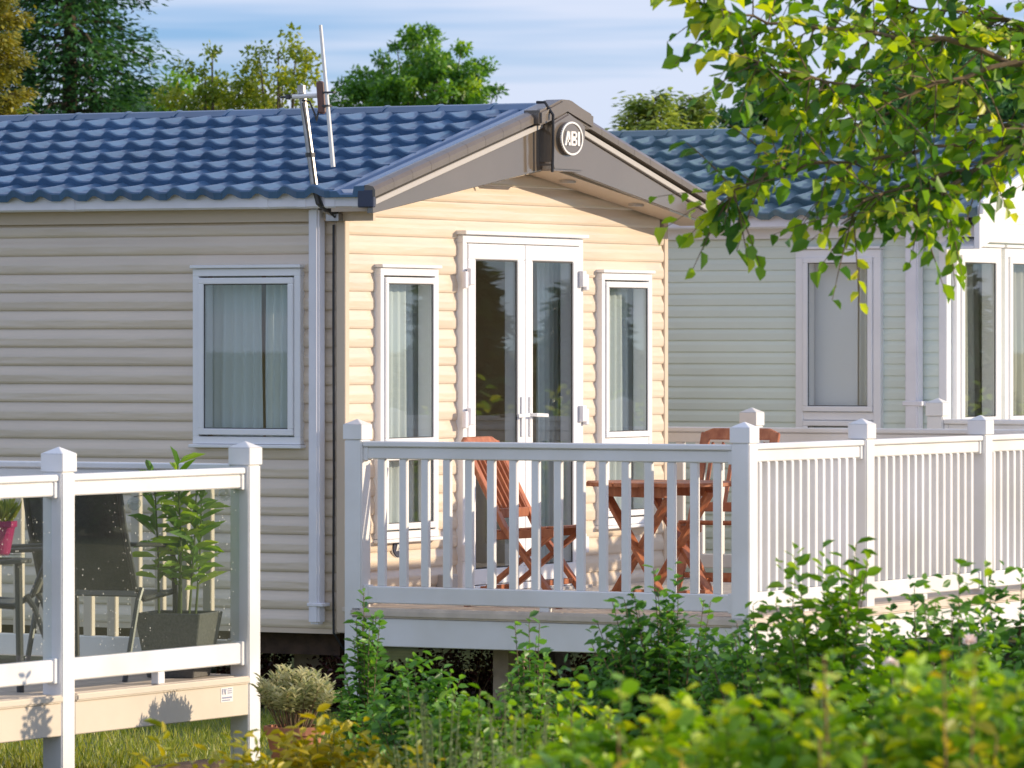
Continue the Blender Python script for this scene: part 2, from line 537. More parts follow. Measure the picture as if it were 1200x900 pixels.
def bush(name, label, base, rad, h, n, per, ll, lw, mat, stem_mat=None, t0=0.3, upright=0.5, group=None, cat='shrub',
         sq=(1, 1), tone_bias=0.0, whorl=False, dome=0.45, spread=0.35, stem_r=0.004, six=True, keep=None):
    root = thing(name, label, cat, base, group=group)
    B = np.array(base)
    ax = np.array([[RV.x, RV.y], [FV.x, FV.y]])          # width runs across the garden bed
    Ps, Ds, Ns, Ts = [], [], [], []
    st = MB()
    for i in range(n):
        ph = rng.uniform(0, 2 * math.pi); rr = math.sqrt(rng.uniform(0, 1))
        loc = np.array([rad * sq[0] * rr * math.cos(ph), rad * sq[1] * rr * math.sin(ph)])
        xy = loc @ ax
        tip = B + np.array([xy[0], xy[1], h * (1 - dome * rr * rr) * rng.uniform(0.72, 1.06)])
        s = B + np.array([xy[0] * spread, xy[1] * spread, 0])
        ctl = (s + tip) / 2 + np.array([-xy[0] * .15, -xy[1] * .15, h * .12 * upright])
        ts = np.linspace(t0, 1, per)
        P = bezier(s, ctl, tip, ts)
        T = norm(np.gradient(P, axis=0))
        ang = np.arange(per) * 2.4 + rng.uniform(0, 6)
        a1 = norm(np.cross(T, np.array([[0.3, 0.9, 0.2]])))
        a2 = np.cross(T, a1)
        rad_d = a1 * np.cos(ang)[:, None] + a2 * np.sin(ang)[:, None]
        D = T * rng.uniform(.25, .8, (per, 1)) + rad_d
        if whorl:
            D = T * np.linspace(.2, 1.6, per)[:, None] + rad_d
        Nn = T * .7 - rad_d * .5 + rng.normal(scale=.45, size=(per, 3)) + SUNV * .55
        Ps.append(P); Ds.append(D); Ns.append(Nn)
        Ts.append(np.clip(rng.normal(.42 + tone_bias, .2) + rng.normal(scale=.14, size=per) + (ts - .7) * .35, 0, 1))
        if stem_mat is not None and (i % 2 == 0 or n < 60):
            st.tube([tuple(q) for q in bezier(s, ctl, tip, np.linspace(0, 1, 5))], stem_r, 4, stem_r * .4)
    P = np.concatenate(Ps); D = np.concatenate(Ds); N = np.concatenate(Ns); T = np.concatenate(Ts)
    m = len(P)
    sz = rng.uniform(.65, 1.15, m)
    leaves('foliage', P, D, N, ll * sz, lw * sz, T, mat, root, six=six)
    if stem_mat is not None and st.v:
        obj('stems', st, stem_mat, root, fix=False, kind='stuff')
    return root


def crown(parent, centres, radii, per, leaf, mat, flat=0.7, six=False, asp=0.55, tone_lo=0.0, droop_dir=None):
    """leaf faces spread through the volume of many clumps"""
    Ps, Ds, Ns, Ts = [], [], [], []
    for c, r in zip(centres, radii):
        m = int(per * (r / np.mean(radii)) ** 2)
        q = rdir(m) * (rng.uniform(0, 1, (m, 1)) ** (1 / 2.2)) * r
        q[:, 2] *= flat
        Ps.append(q + c)
        d = rdir(m) + q / r * .6
        if droop_dir is not None:
            d = d * .6 + droop_dir
        Ds.append(d)
        Ns.append(rdir(m) * .8 + np.array([0, 0, .5]) + SUNV * .5)
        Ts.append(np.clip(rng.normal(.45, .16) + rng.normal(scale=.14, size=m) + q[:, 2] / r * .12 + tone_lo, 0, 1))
    P = np.concatenate(Ps); m = len(P)
    sz = rng.uniform(.6, 1.25, m) * leaf
    return leaves('crown', P, np.concatenate(Ds), np.concatenate(Ns), sz, sz * asp, np.concatenate(Ts), mat, parent, six=six)


def broad_tree(name, label, base, h, rx, ry, z0, nclump, cr, per, leaf, mat, group, asp=0.55, seed=1, flat=.75, lean=0, taper=1.0, open_=0.0, bark=None):
    global rng
    keep = rng
    rng = np.random.default_rng(seed)
    root = thing(name, label, 'tree', base, group=group)
    B = np.array(base)
    C, Rr = [], []
    hz = (h - z0)
    while len(C) < nclump:
        u = rng.uniform(-1, 1, 3)
        rad = (u[0] ** 2 + u[1] ** 2) ** .5
        zz = (u[2] + 1) / 2
        wmax = math.sin(math.pi * min(1, .12 + zz * .86)) ** .7 * (1 - (1 - taper) * zz)
        if rad > wmax: continue
        if rad < wmax * .45 and rng.uniform() < .5 + open_: continue
        C.append(B + np.array([u[0] * rx + lean * zz, u[1] * ry, z0 + zz * hz]))
        Rr.append(cr * rng.uniform(.55, 1.25) * (1 - .25 * zz))
    crown(root, np.array(C), np.array(Rr), per, leaf, mat, flat=flat, asp=asp)
    tr = MB()
    top = B + np.array([lean * .7, 0, z0 + hz * .75])
    tr.tube([tuple(B), tuple(B * .55 + top * .45 + np.array([.1, 0, 0])), tuple(top)], .016 * h ** .8, 8, .006)
    obj('trunk', tr, bark or M_BARK, root, fix=False, smooth=True)
    lm = MB()
    for c in C[::2]:
        zj = B[2] + (c[2] - B[2]) * rng.uniform(.45, .75)
        f = min(1, (zj - B[2]) / max(.1, (top[2] - B[2])))
        j = B + (top - B) * f
        mid = (j + c) / 2 + np.array([0, 0, -.06 * h * .3])
        lm.tube([tuple(j), tuple(mid), tuple(c)], .012 * h ** .6, 5, .004)
    obj('limbs', lm, bark or M_BARK, root, fix=False, kind='stuff')
    rng = keep
    return root


def conifer(name, label, base, h, r, z0, tiers, mat, group, per=90, leaf=0.12, droop=0.25, seed=1, fan=0.35, asp=.4, bush_=0.35):
    global rng
    keep = rng
    rng = np.random.default_rng(seed)
    root = thing(name, label, 'tree', base, group=group)
    B = np.array(base)
    lm = MB()
    Ps, Ds, Ns, Ts = [], [], [], []
    nb = int(tiers * 9)
    for i in range(nb):
        zz = (i + rng.uniform(-.4, .4)) / nb
        z = z0 + zz * (h - z0)
        ln = r * (1 - zz) ** .75 * rng.uniform(.62, 1.12) + .12
        a = i * 2.4 + rng.uniform(-.3, .3)
        d = np.array([math.cos(a), math.sin(a), 0])
        s = B + np.array([0, 0, z])
        e = s + d * ln + np.array([0, 0, -droop * ln * rng.uniform(.5, 1.2)])
        mdl = (s + e) / 2 + np.array([0, 0, .14 * ln])
        lm.tube([tuple(s), tuple(mdl), tuple(e)], .012 * h ** .5, 4, .004)
        m = int(per * ln / r) + 12
        ts = rng.uniform(.15, 1.0, m) ** .8
        P = bezier(s, mdl, e, ts)
        side = np.array([-d[1], d[0], 0])
        off = rng.normal(size=(m, 1)) * fan * ln * .5 * (1.15 - ts)[:, None]
        P = P + side * off + rng.normal(scale=bush_ * .12 * r, size=(m, 3)) * np.array([1, 1, .6])
        D = d * .8 + side * np.sign(off) * .7 + rng.normal(scale=.35, size=(m, 3)) + np.array([0, 0, -.25])
        Ps.append(P); Ds.append(D); Ns.append(np.array([[0, 0, 1.0]]) + rng.normal(scale=.35, size=(m, 3)))
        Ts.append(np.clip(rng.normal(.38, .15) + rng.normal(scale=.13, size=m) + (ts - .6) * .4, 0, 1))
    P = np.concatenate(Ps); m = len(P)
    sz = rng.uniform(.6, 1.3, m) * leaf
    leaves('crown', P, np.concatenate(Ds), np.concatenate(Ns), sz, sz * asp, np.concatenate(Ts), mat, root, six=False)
    tr = MB()
    tr.tube([tuple(B), tuple(B + np.array([0, 0, h * .5])), tuple(B + np.array([0, 0, h * .97]))], .022 * h, 8, .015)
    obj('trunk', tr, M_BARK, root, fix=False, smooth=True)
    obj('limbs', lm, M_BARK, root, fix=False, kind='stuff')
    rng = keep
    return root


# ------------------------------------------------------------------ setting: ground
g = MB()
g.add([(-900, -900, 0), (900, -900, 0), (900, 900, 0), (-900, 900, 0)], [(0, 1, 2, 3)])
tag(obj('lawn', g, M_LAWN, fix=False), kind='structure')
g = MB()                                    # planted bed in front of the decks, its pale gravel added to bounce light
pts = [(2.3, -9.5), (2.6, -5.0), (3.0, -1.0), (3.4, 6.0), (14.0, 0.5), (13.0, -17.5), (6.0, -18.5)]
g.prism([(x, y, -0.05) for x, y in pts], (0, 0, 0.09))
tag(obj('garden_bed', g, M_BOUNCE_GRAVEL), kind='structure')
g = MB()                                    # unseen pale ground added around the camera to lift the shaded walls
g.prism([(x, y, -0.05) for x, y in [(-14.0, -30.0), (-14.0, -10.5), (2.2, -10.5), (5.6, -19.2), (13.6, -18.2), (15.2, 1.0), (26.0, 1.0), (26.0, -40.0), (-14.0, -40.0)]], (0, 0, 0.074))
tag(obj('bounce_ground', g, M_BOUNCE_GRAVEL), kind='structure')


def grass_patch(n, x0, x1, y0, y1, name):
    P = np.stack([rng.uniform(x0, x1, n), rng.uniform(y0, y1, n), np.zeros(n)], axis=1)
    D = rng.normal(scale=.45, size=(n, 3)); D[:, 2] = 1
    L = rng.uniform(.035, .085, n)
    o = leaves(name, P, D, rdir(n), L, np.full(n, .007), rng.beta(2, 2, n), L_GRASS, six=False)
    return o


tag(grass_patch(26000, -3.0, 2.4, -5.2, -0.3, 'grass'), 'short sunlit grass between the two white decks', 'grass', kind='stuff')

# ------------------------------------------------------------------ caravans
def TX(x):      # a wall in the plane X = x, looking towards +X ; u = Y
    return lambda u, z, o: (x + o, u, z)


def TY(y):      # a wall in the plane Y = y, looking towards -Y ; u = X
    return lambda u, z, o: (u, y - o, z)


def siding(parent, T, u0, u1, z0, z1, pitch, holes, mat, proj=.0145, limit=None, rolled=True):
    tt = [0, .05, .14, .46, .54, .64, .76, .88, 1.0] if rolled else [0, .03, .55, .66, .78, .9, 1.0]
    oo = [.62, .84, .97, 1.0, .93, .74, .44, .20, .08] if rolled else [.80, 1.0, .97, .80, .52, .28, .16]
    k = 0
    z = z0
    while z < z1 - .01:
        za, zb = z, min(z + pitch, z1)
        ua, ub = u0, u1
        if limit: ua, ub = limit(zb)
        if ub - ua < .05: break
        cuts = sorted({ua, ub} | {c for h in holes for c in h[:2] if ua < c < ub and h[2] < zb - .002 and h[3] > za + .002})
        for a, b in zip(cuts, cuts[1:]):
            mid = (a + b) / 2
            rngs = [(za, zb)]
            for (h0, h1, g0, g1) in holes:
                if h0 < mid < h1:
                    nr = []
                    for (p, q) in rngs:
                        if g0 > p: nr.append((p, min(q, g0)))
                        if g1 < q: nr.append((max(p, g1), q))
                    rngs = [x for x in nr if x[1] - x[0] > .002]
            for (p, q) in rngs:
                zs = [p] + [za + t * pitch for t in tt if p + 1e-4 < za + t * pitch < q - 1e-4] + [q]
                os_ = [float(np.interp((zz - za) / pitch, tt, oo)) * proj for zz in zs]
                if p <= za + 1e-5:
                    zs = [za] + zs; os_ = [0.0] + os_
                n = len(zs)
                mb = MB()
                vv = [T(a, zz, o_) for zz, o_ in zip(zs, os_)] + [T(b, zz, o_) for zz, o_ in zip(zs, os_)]
                mb.add(vv, [(i, n + i, n + i + 1, i + 1) for i in range(n - 1)])
                obj('siding_board', mb, mat, parent, fix=False)
        z += pitch


def wall(parent, T, u0, u1, z0, z1, holes, mat, o0=-.06, o1=-.004):
    us = sorted({u0, u1} | {c for h in holes for c in h[:2]})
    zs = sorted({z0, z1} | {c for h in holes for c in h[2:]})
    mb = MB()
    for a, b in zip(us, us[1:]):
        for c, d in zip(zs, zs[1:]):
            um, zm = (a + b) / 2, (c + d) / 2
            if any(h[0] < um < h[1] and h[2] < zm < h[3] for h in holes): continue
            mb.boxT(T, a, b, c, d, o0, o1)
    return obj('wall', mb, mat, parent)


def window(parent, T, u0, u1, z0, z1, panes, fl=True, fw=.042, sw=.036, mat=None):
    mat = mat or M_UPVC
    mb = MB()
    mb.ring(T, u0, u1, z0, z1, fw, -.055, .05)
    for (a, b), (c, d) in zip(panes, panes[1:]):
        mb.boxT(T, u0 + fw, u1 - fw, b + .001, c - .001, -.055, .046)
    wn = obj('window', mb, mat, parent, bevel=.003)
    for (a, b) in panes:
        s = MB().ring(T, u0 + fw + .002, u1 - fw - .002, a + .002, b - .002, sw, -.045, .062)
        obj('sash', s, mat, wn, bevel=.004)
        gk = MB().ring(T, u0 + fw + sw, u1 - fw - sw, a + sw + .001, b - sw - .001, .006, .0495, .054)
        obj('gasket', gk, M_DARK, wn)
        p = MB().boxT(T, u0 + fw + sw + .001, u1 - fw - sw - .001, a + sw + .002, b - sw - .002, .042, .049)
        obj('pane', p, M_GLASS, wn)
    if fl:
        f = MB().boxT(T, u0 - .010, u1 + .010, z1 + .002, z1 + .022, -.01, .070)
        obj('flashing', f, mat, wn, bevel=.004)
    sl = MB().boxT(T, u0 - .015, u1 + .015, z0 - .022, z0 - .002, 0, .075)
    obj('sill', sl, mat, wn, bevel=.004)
    return wn


TP, TS = .183, .325


def tile_mesh(mat, name):
    nu = 10
    vs_, fs = [], []
    def hh(t):
        return .034 * (0.5 - 0.5 * math.cos(2 * math.pi * min(1, t / .70))) ** .8 if t < .70 else 0.0
    rows = [(TS + .012, -.012), (TS * .5, .007), (0.03, .030), (0.004, .033), (0.0, .026), (0.0, -.014)]
    for (v, lift) in rows:
        for i in range(nu + 1):
            t = i / nu
            sw = -.028 * math.sin(math.pi * min(1, t / .7)) if v < .05 else 0      # scalloped lower lip
            vs_.append((t * TP, v + sw * .6, hh(t) + lift))
    for j in range(len(rows) - 1):
        for i in range(nu):
            a = j * (nu + 1) + i
            fs.append((a, a + nu + 1, a + nu + 2, a + 1))
    me = bpy.data.meshes.new(name)
    me.from_pydata(vs_, [], fs)
    for p in me.polygons: p.use_smooth = (p.index < nu * 3)
    me.materials.append(mat)
    return me


def roof(root, ox, oy, xl, xvis, zr, ze, half, mat, flash, slabmat, ridge_to, first):
    """gabled roof: ridge at Y = oy + 2, eaves half a metre-set either side"""
    yr = oy + 2.0
    ang = math.atan2(zr - ze, half)
    L = math.hypot(zr - ze, half)
    ca, sa = math.cos(ang), math.sin(ang)
    me = tile_mesh(mat, 'roof_tile')
    src = None
    extra = MB()
    ncol_vis = int((ridge_to - .22 - xvis) / TP)
    ncol = int((ridge_to - .22 - xl) / TP)
    for side in (1, -1):
        for i in range(7):
            for k in range(ncol):
                x = ridge_to - .22 - (k + 1) * TP
                v = -.035 + i * TS
                if side == 1 and k < ncol_vis:
                    p = Vector((x, yr - half + v * ca - .02 * sa, ze + v * sa + .02))
                    if src is None:
                        src = link('roof_tile', me, p, root); src.rotation_euler = (ang, 0, 0)
                    else:
                        o_ = dup(src, p + Vector((0, 0, random.uniform(-.002, .002))), root)
                        o_.rotation_euler = (ang + R(random.uniform(-.5, .5)), R(random.uniform(-.5, .5)), R(random.uniform(-.4, .4)))
                else:
                    n = len(extra.v)
                    vv = []
                    for q in me.vertices:
                        vq = v + q.co.y
                        yy = (half - vq * ca + q.co.z * sa)
                        vv.append(Vector((x + q.co.x, yr - yy * side, ze + vq * sa + q.co.z * ca + .02)))
                    extra.v += vv
                    extra.f += [tuple(a + n for a in pl.vertices) for pl in me.polygons]
    obj('roof_tile_field', extra, mat, root, fix=False, smooth=False, kind='stuff')
    for side in (1, -1):
        m = MB()
        y0, y1 = yr - side * half, yr
        m.prism([(xl, y0, ze - .035), (xl, y1, zr - .035), (xl, y1, zr), (xl, y0, ze)], (ridge_to - .02 - xl, 0, 0))
        obj('roof_panel', m, slabmat, root)
        # flat flashing along the gable edge
        m = MB()
        a, b = ridge_to - .235, ridge_to - .005
        def q(x, v, h): return (x, yr - side * (half - v * ca + h * sa), ze + v * sa + h * ca)
        prof = [(a, .050), (a + .05, .050), (a + .07, .028), (a + .15, .028), (a + .165, .075), (b, .078), (b, .010), (a, .010)]
        m.prism([q(x, -.05, h) for x, h in prof], Vector(q(a, L, .05)) - Vector(q(a, -.05, .05)))
        fo = obj('verge_flashing', m, flash, root, bevel=.003)
        if side == 1:
            bo = None
            for j in range(7):
                pp = Vector(q(a + .11, .12 + j * TS, .034))
                if bo is None:
                    bo = obj('bolt', MB().lathe([(.012, 0), (.012, .008), (.006, .014)], pp, 8), M_DARK, fo)
                else:
                    dup(bo, pp + Vector((0, 0, .007)), fo)
    # ridge capping, one piece after another
    x = ridge_to - .03
    cap = None
    n = int((ridge_to - xl) / .37)
    for k in range(n):
        m = MB()
        x1, x0 = x, x - .365
        top, sw, dn = .056, .088, .036
        prof = [(-sw, zr + .060 - sw * math.tan(ang) - .012), (-.035, zr + top + .004), (0, zr + top + .012), (.035, zr + top + .004), (sw, zr + .060 - sw * math.tan(ang) - .012),
                (sw, zr + .060 - sw * math.tan(ang) - dn), (0, zr + .02), (-sw, zr + .060 - sw * math.tan(ang) - dn)]
        if cap is None:
            m.prism([(x0, yr + y, z) for y, z in prof], (x1 - x0, 0, 0))
            m.prism([(x0 - .004, yr + y * 1.04, z + .006) for y, z in prof], (.022, 0, 0))
            cap = obj('ridge_cap', m, mat, root)
            c0 = BASE[cap.name].copy()
        else:
            dup(cap, c0 - Vector((k * .37, 0, 0)), root)
        x -= .37
    return ang


def curtain(name, label, T, u0, u1, z0, z1, o, mat, waves=6, amp=.03, flare=0.0, group=None):
    nu, nz_ = waves * 6, 8
    mb = MB()
    vs_, fs = [], []
    for j in range(nz_ + 1):
        t = j / nz_
        for i in range(nu + 1):
            s = i / nu
            u = u0 + (u1 - u0) * s
            u = u + flare * (1 - t) * (s - .5) * math.sin(math.pi * t) * .6
            oo = o + amp * math.sin(s * waves * 2 * math.pi + .7 * math.sin(3 * t + s * 5)) * (.6 + .4 * (1 - t))
            vs_.append(T(u, z0 + (z1 - z0) * t, oo))
    for j in range(nz_):
        for i in range(nu):
            a = j * (nu + 1) + i
            fs.append((a, a + 1, a + nu + 2, a + nu + 1))
    mb.add(vs_, fs)
    o_ = obj(name, mb, mat, fix=False, smooth=True)
    return tag(o_, label, 'curtain', group)


# ---- the cream caravan
car = thing('static_caravan', 'cream clad holiday caravan with blue tiled roof and white french doors', 'caravan', (0, 2.0, 0))
TG, TL = TX(0.0), TY(0.0)
WL = (-.976, -.258, 1.533, 2.535)
GW1 = (.330, 1.010, .987, 2.540)
GW2 = (3.060, 3.740, .987, 2.540)
DR = (1.300, 2.815, .640, 2.745)
hl, hg = [WL], [GW1, GW2, DR]
XB = -9.0
PI_ = .1064
siding(car, TL, XB, -.03, .49, 2.90, PI_, hl, M_CREAM)
siding(car, TG, .03, 3.97, .49, 3.44, PI_, hg, M_CREAM,
       limit=lambda z: (max(.03, 2 - (3.50 - z) / .294), min(3.97, 2 + (3.50 - z) / .294)))
wall(car, TL, XB, -.06, .49, 2.88, hl, M_WALLIN)
wall(car, TG, .06, 3.94, .49, 2.86, hg, M_WALLIN)
m = MB().box(XB, -.06, 3.94, 4.0, .49, 2.88).box(XB, XB + .06, .06, 3.94, .49, 2.88)
obj('wall', m, M_CREAM_TRIM, car)
m = MB().box(XB + .07, -.065, .065, 3.93, .52, .60)
obj('floor_panel', m, M_FLOORIN, car)
m = MB().box(XB + .07, -.065, .065, 3.93, 2.80, 2.84).box(-3.3, -3.25, .065, 3.93, .61, 2.79)
obj('ceiling_panel', m, M_WALLIN, car)
obj('corner_trim', MB().box(-.04, .020, -.021, .030, .47, 2.90), M_CREAM_TRIM, car, bevel=.004)
obj('corner_trim', MB().box(-.03, .020, 3.97, 4.021, .47, 2.90), M_CREAM_TRIM, car, bevel=.004)
obj('chassis_beam', MB().box(XB + .3, -.12, .16, .24, .33, .485).box(XB + .3, -.12, 3.7, 3.78, .33, .485), M_SLEEPER, car)
for x in (-.5, -3.2, -6.0):
    for y in (.55, 3.4):
        obj('support_leg', MB().box(x - .1, x + .1, y - .1, y + .1, 0.0, .44), M_TIMBER, car, bevel=.005)
obj('base_trim', MB().box(XB, -.045, -.012, .03, .462, .489).box(-.002, .012, .045, 3.955, .462, .489), M_CREAM_TRIM, car)

ZR, ZE, HALF = 3.475, 2.930, 2.17
ang = roof(car, 0, 0, XB, -4.3, ZR, ZE, HALF, M_TILE, M_FLASH, M_DARK, .27, True)

# gable trim: capping pieces, pale strip, tapering fascia, soffit, apex box
def zroof(y): return ZR + .06 - (ZR - ZE) / HALF * abs(y - 2)
HB = HALF + .06
for s in (1, -1):
    n = 9
    for k in range(n):
        t0, t1 = .30 + (HB - .30) * k / n, .30 + (HB - .30) * (k + 1) / n - .0022
        pts = []
        for t in (t0, t1):
            y = 2 + s * t
            zt = zroof(y)
            pts.append([(.245, y, zt + .018), (.285, y, zt + .021), (.322, y, zt + .011), (.335, y, zt - .010), (.335, y, zt - .046), (.262, y, zt - .046)])
        m = MB().prism(pts[0], Vector(pts[1][0]) - Vector(pts[0][0]))
        obj('verge_cap', m, M_BRONZE, car)
    def edge(t, dz, x): return (x, 2 + s * t, zroof(2) - (ZR - ZE) / HALF * t + dz)
    m = MB().hexa([edge(.17, -.100, .270), edge(HB - .04, -.100, .270), edge(HB - .04, -.100, .318), edge(.17, -.100, .318),
                   edge(.17, -.066, .270), edge(HB - .04, -.066, .270), edge(HB - .04, -.066, .318), edge(.17, -.066, .318)])
    obj('pale_strip', m, M_STRIP, car, bevel=.003)
    m = MB().hexa([edge(.17, -.066, .255), edge(HB - .03, -.066, .255), edge(HB - .03, -.066, .285), edge(.17, -.066, .285),
                   edge(.17, -.044, .255), edge(HB - .03, -.044, .255), edge(HB - .03, -.044, .285), edge(.17, -.044, .285)])
    obj('shadow_gap', m, M_DARK, car)
    zc, zo = 3.135, zroof(2 + HB - .03) - .145
    t0, t1 = .17, HB - .05
    x0, x1 = .300, .292
    m = MB().hexa([(x0 - .04, 2 + s * t0, zc), (x1 - .04, 2 + s * t1, zo), (x1, 2 + s * t1, zo), (x0, 2 + s * t0, zc),
                   edge(t0, -.101, x0 - .04), edge(t1, -.101, x1 - .04), edge(t1, -.101, x1), edge(t0, -.101, x0)])
    obj('fascia', m, M_FASC, car, bevel=.004)
    zi = zc - .010
    m = MB().hexa([(.022, 2 + s * .0, zi + .02), (.022, 2 + s * t1, zo + .012), (.258, 2 + s * t1, zo + .012), (.258, 2 + s * .0, zi + .02),
                   (.022, 2 + s * .0, zi + .05), (.022, 2 + s * t1, zo + .042), (.258, 2 + s * t1, zo + .042), (.258, 2 + s * .0, zi + .05)])
    sf = obj('soffit', m, M_SOFF, car)
    if s == 1:
        for t in (.42, 1.32):
            zz = zi + .02 + (zo + .012 - zi - .02) * t / t1
            o = obj('downlight', MB().lathe([(.05, -.014), (.05, .02), (.02, .02)], (.15, 2 + t, zz), 18), M_STRIP, sf)
    # end block that closes the verge at the eave
    y = 2 + s * HB
    obj('verge_end', MB().box(.22, .322, min(y, y - s * .035), max(y, y - s * .035), zroof(y) - .105, zroof(y) - .004), M_NAVY, car, bevel=.006)
m = MB().prism([(.27, 2 - .19, 3.13), (.27, 2 + .19, 3.13), (.27, 2.21, 3.27), (.27, 2.21, zroof(2.21) - .07), (.27, 2.0, zroof(2) - .055), (.27, 1.79, zroof(1.79) - .07), (.27, 1.79, 3.17)], (.115, 0, 0))
ax = obj('apex_box', m, M_FASC, car, bevel=.012, seg=2)
m = MB()
pp = [(.24, 2 + t, zroof(2 + t) + .03) for t in (-.34, -.2, -.06, .06, .2, .34)]
pp[2] = (.24, 1.94, zroof(2) + .022); pp[3] = (.24, 2.06, zroof(2) + .022)
lo = [(.24, 2 + t, zroof(2 + t) - .062) for t in (.34, 0, -.34)]
m.prism(pp + lo, (.135, 0, 0))
obj('apex_cap', m, M_BRONZE, car, bevel=.014, seg=2)
m = MB().tube([(.39, 1.775, 3.12), (.395, 1.775, 3.30), (.395, 1.775, zroof(1.775) - .02), (.34, 1.775, zroof(1.775) + .055), (.285, 1.775, zroof(1.775) + .056)], .009, 6)
obj('rubber_seal', m, M_DARK, car)

# oval badge
def oval(cx, cy, cz, ry, rz, x0, x1, n=36):
    return MB().prism([(x0, cy + ry * math.cos(2 * math.pi * k / n), cz + rz * math.sin(2 * math.pi * k / n)) for k in range(n)], (x1 - x0, 0, 0))
BY, BZ = 1.985, 3.325
bd = obj('badge', oval(0, BY, BZ, .138, .100, .384, .408), M_FASC, car)
m = MB()
n = 40
vs_, fs = [], []
for k in range(n):
    a = 2 * math.pi * k / n
    for (ry, rz, x) in ((.138, .100, .404), (.138, .100, .414), (.125, .089, .414), (.125, .089, .404)):
        vs_.append((x, BY + ry * math.cos(a), BZ + rz * math.sin(a)))
for k in range(n):
    for j in range(4):
        a, b = k * 4 + j, k * 4 + (j + 1) % 4
        c, d = ((k + 1) % n) * 4 + (j + 1) % 4, ((k + 1) % n) * 4 + j
        fs.append((a, b, c, d))
m.add(vs_, fs)
obj('badge_rim', m, M_WHITE, bd)


def letters(T, cu, cz, h, wd, o0, o1, parent, mat):
    """the three letters ABI cut as solid shapes"""
    def pr(poly, name='lettering'):
        m_.prism([T(cu + u * wd, cz + z * h, o0) for u, z in poly], Vector(T(0, 0, o1)) - Vector(T(0, 0, o0)))
    m_ = MB()
    pr([(-1.0, -.5), (-.80, -.5), (-.50, .5), (-.72, .5)])
    pr([(-.55, -.5), (-.36, -.5), (-.44, .5), (-.58, .5)])
    pr([(-.80, -.27), (-.42, -.27), (-.42, -.10), (-.74, -.10)])
    pr([(-.28, -.5), (-.08, -.5), (-.08, .5), (-.28, .5)])
    for zc_ in (.25, -.25):
        pr([(-.08, zc_ + .25), (.22, zc_ + .25), (.22, zc_ + .10), (-.08, zc_ + .10)])
        pr([(-.08, zc_ - .10), (.22, zc_ - .10), (.22, zc_ - .25), (-.08, zc_ - .25)])
        pr([(.22, zc_ + .25), (.36, zc_ + .12), (.36, zc_ - .12), (.22, zc_ - .25), (.20, zc_ - .1), (.20, zc_ + .1)])
    pr([(.48, -.5), (.70, -.5), (.70, .5), (.48, .5)])
    return obj('lettering', m_, mat, parent)


letters(TG, BY + .012, BZ, .085, .112, .405, .417, bd, M_WHITE)
# low round sticker with the same letters
b2 = obj('round_badge', oval(0, .605, .935, .075, .058, .010, .022), M_NAVY, car)
obj('badge_rim', oval(0, .605, .935, .082, .064, .006, .014), M_WHITE, b2)
letters(TG, .612, .935, .042, .058, .0225, .026, b2, M_WHITE)
obj('outlet_box', MB().box(.0, .075, 1.06, 1.20, .66, .76), M_STRIP, car, bevel=.006)

# windows and doors
window(car, TL, *WL[:2], WL[2], WL[3], [(WL[2] + .05, WL[3] - .05)])
for gw in (GW1, GW2):
    window(car, TG, gw[0], gw[1], gw[2], gw[3], [(gw[2] + .05, 1.475), (1.525, gw[3] - .05)])
m = MB()
m.boxT(TG, DR[0], DR[1], DR[3] - .045, DR[3], -.055, .05)
m.boxT(TG, DR[0], DR[0] + .05, DR[2], DR[3] - .045, -.055, .05)
m.boxT(TG, DR[1] - .05, DR[1], DR[2], DR[3] - .045, -.055, .05)
m.boxT(TG, DR[0] + .05, DR[1] - .05, DR[2], DR[2] + .04, -.055, .06)
df = obj('door_frame', m, M_UPVC, car, bevel=.004)
obj('flashing', MB().boxT(TG, DR[0] - .02, DR[1] + .02, DR[3] + .002, DR[3] + .026, -.01, .082), M_UPVC, df, bevel=.004)
obj('door_sill', MB().boxT(TG, DR[0] - .01, DR[1] + .01, DR[2] - .025, DR[2] - .002, -.01, .11), M_STRIP, df, bevel=.004)
mid = (DR[0] + DR[1]) / 2
for s, (a, b) in ((1, (DR[0] + .052, mid - .003)), (-1, (mid + .003, DR[1] - .052))):
    lf = obj('door_leaf', MB().ring(TG, a, b, DR[2] + .045, DR[3] - .05, .092, -.035, .058), M_UPVC, car, bevel=.005)
    obj('gasket', MB().ring(TG, a + .093, b - .093, DR[2] + .138, DR[3] - .143, .008, .0475, .052), M_DARK, lf)
    obj('pane', MB().boxT(TG, a + .095, b - .095, DR[2] + .140, DR[3] - .145, .040, .047), M_GLASS, lf)
    hy = (b - .05) if s == 1 else (a + .05)
    obj('handle', MB().boxT(TG, hy - .015, hy + .015, 1.55, 1.79, .059, .070).bar((.105, hy, 1.68), (.06, hy, 1.68), .02, .02)
        .bar((.105, hy + s * .012, 1.68), (.108, hy - s * .135, 1.675), .016, .022), M_UPVC, lf, bevel=.003)
    ey = a if s == 1 else b
    for z in (.90, 1.68, 2.50):
        obj('hinge', MB().boxT(TG, ey - .028, ey + .028, z - .05, z + .05, .0595, .088).boxT(TG, ey - s * .055 - .02, ey - s * .055 + .02, z - .07, z + .03, .052, .08), M_GUT, lf, bevel=.005)

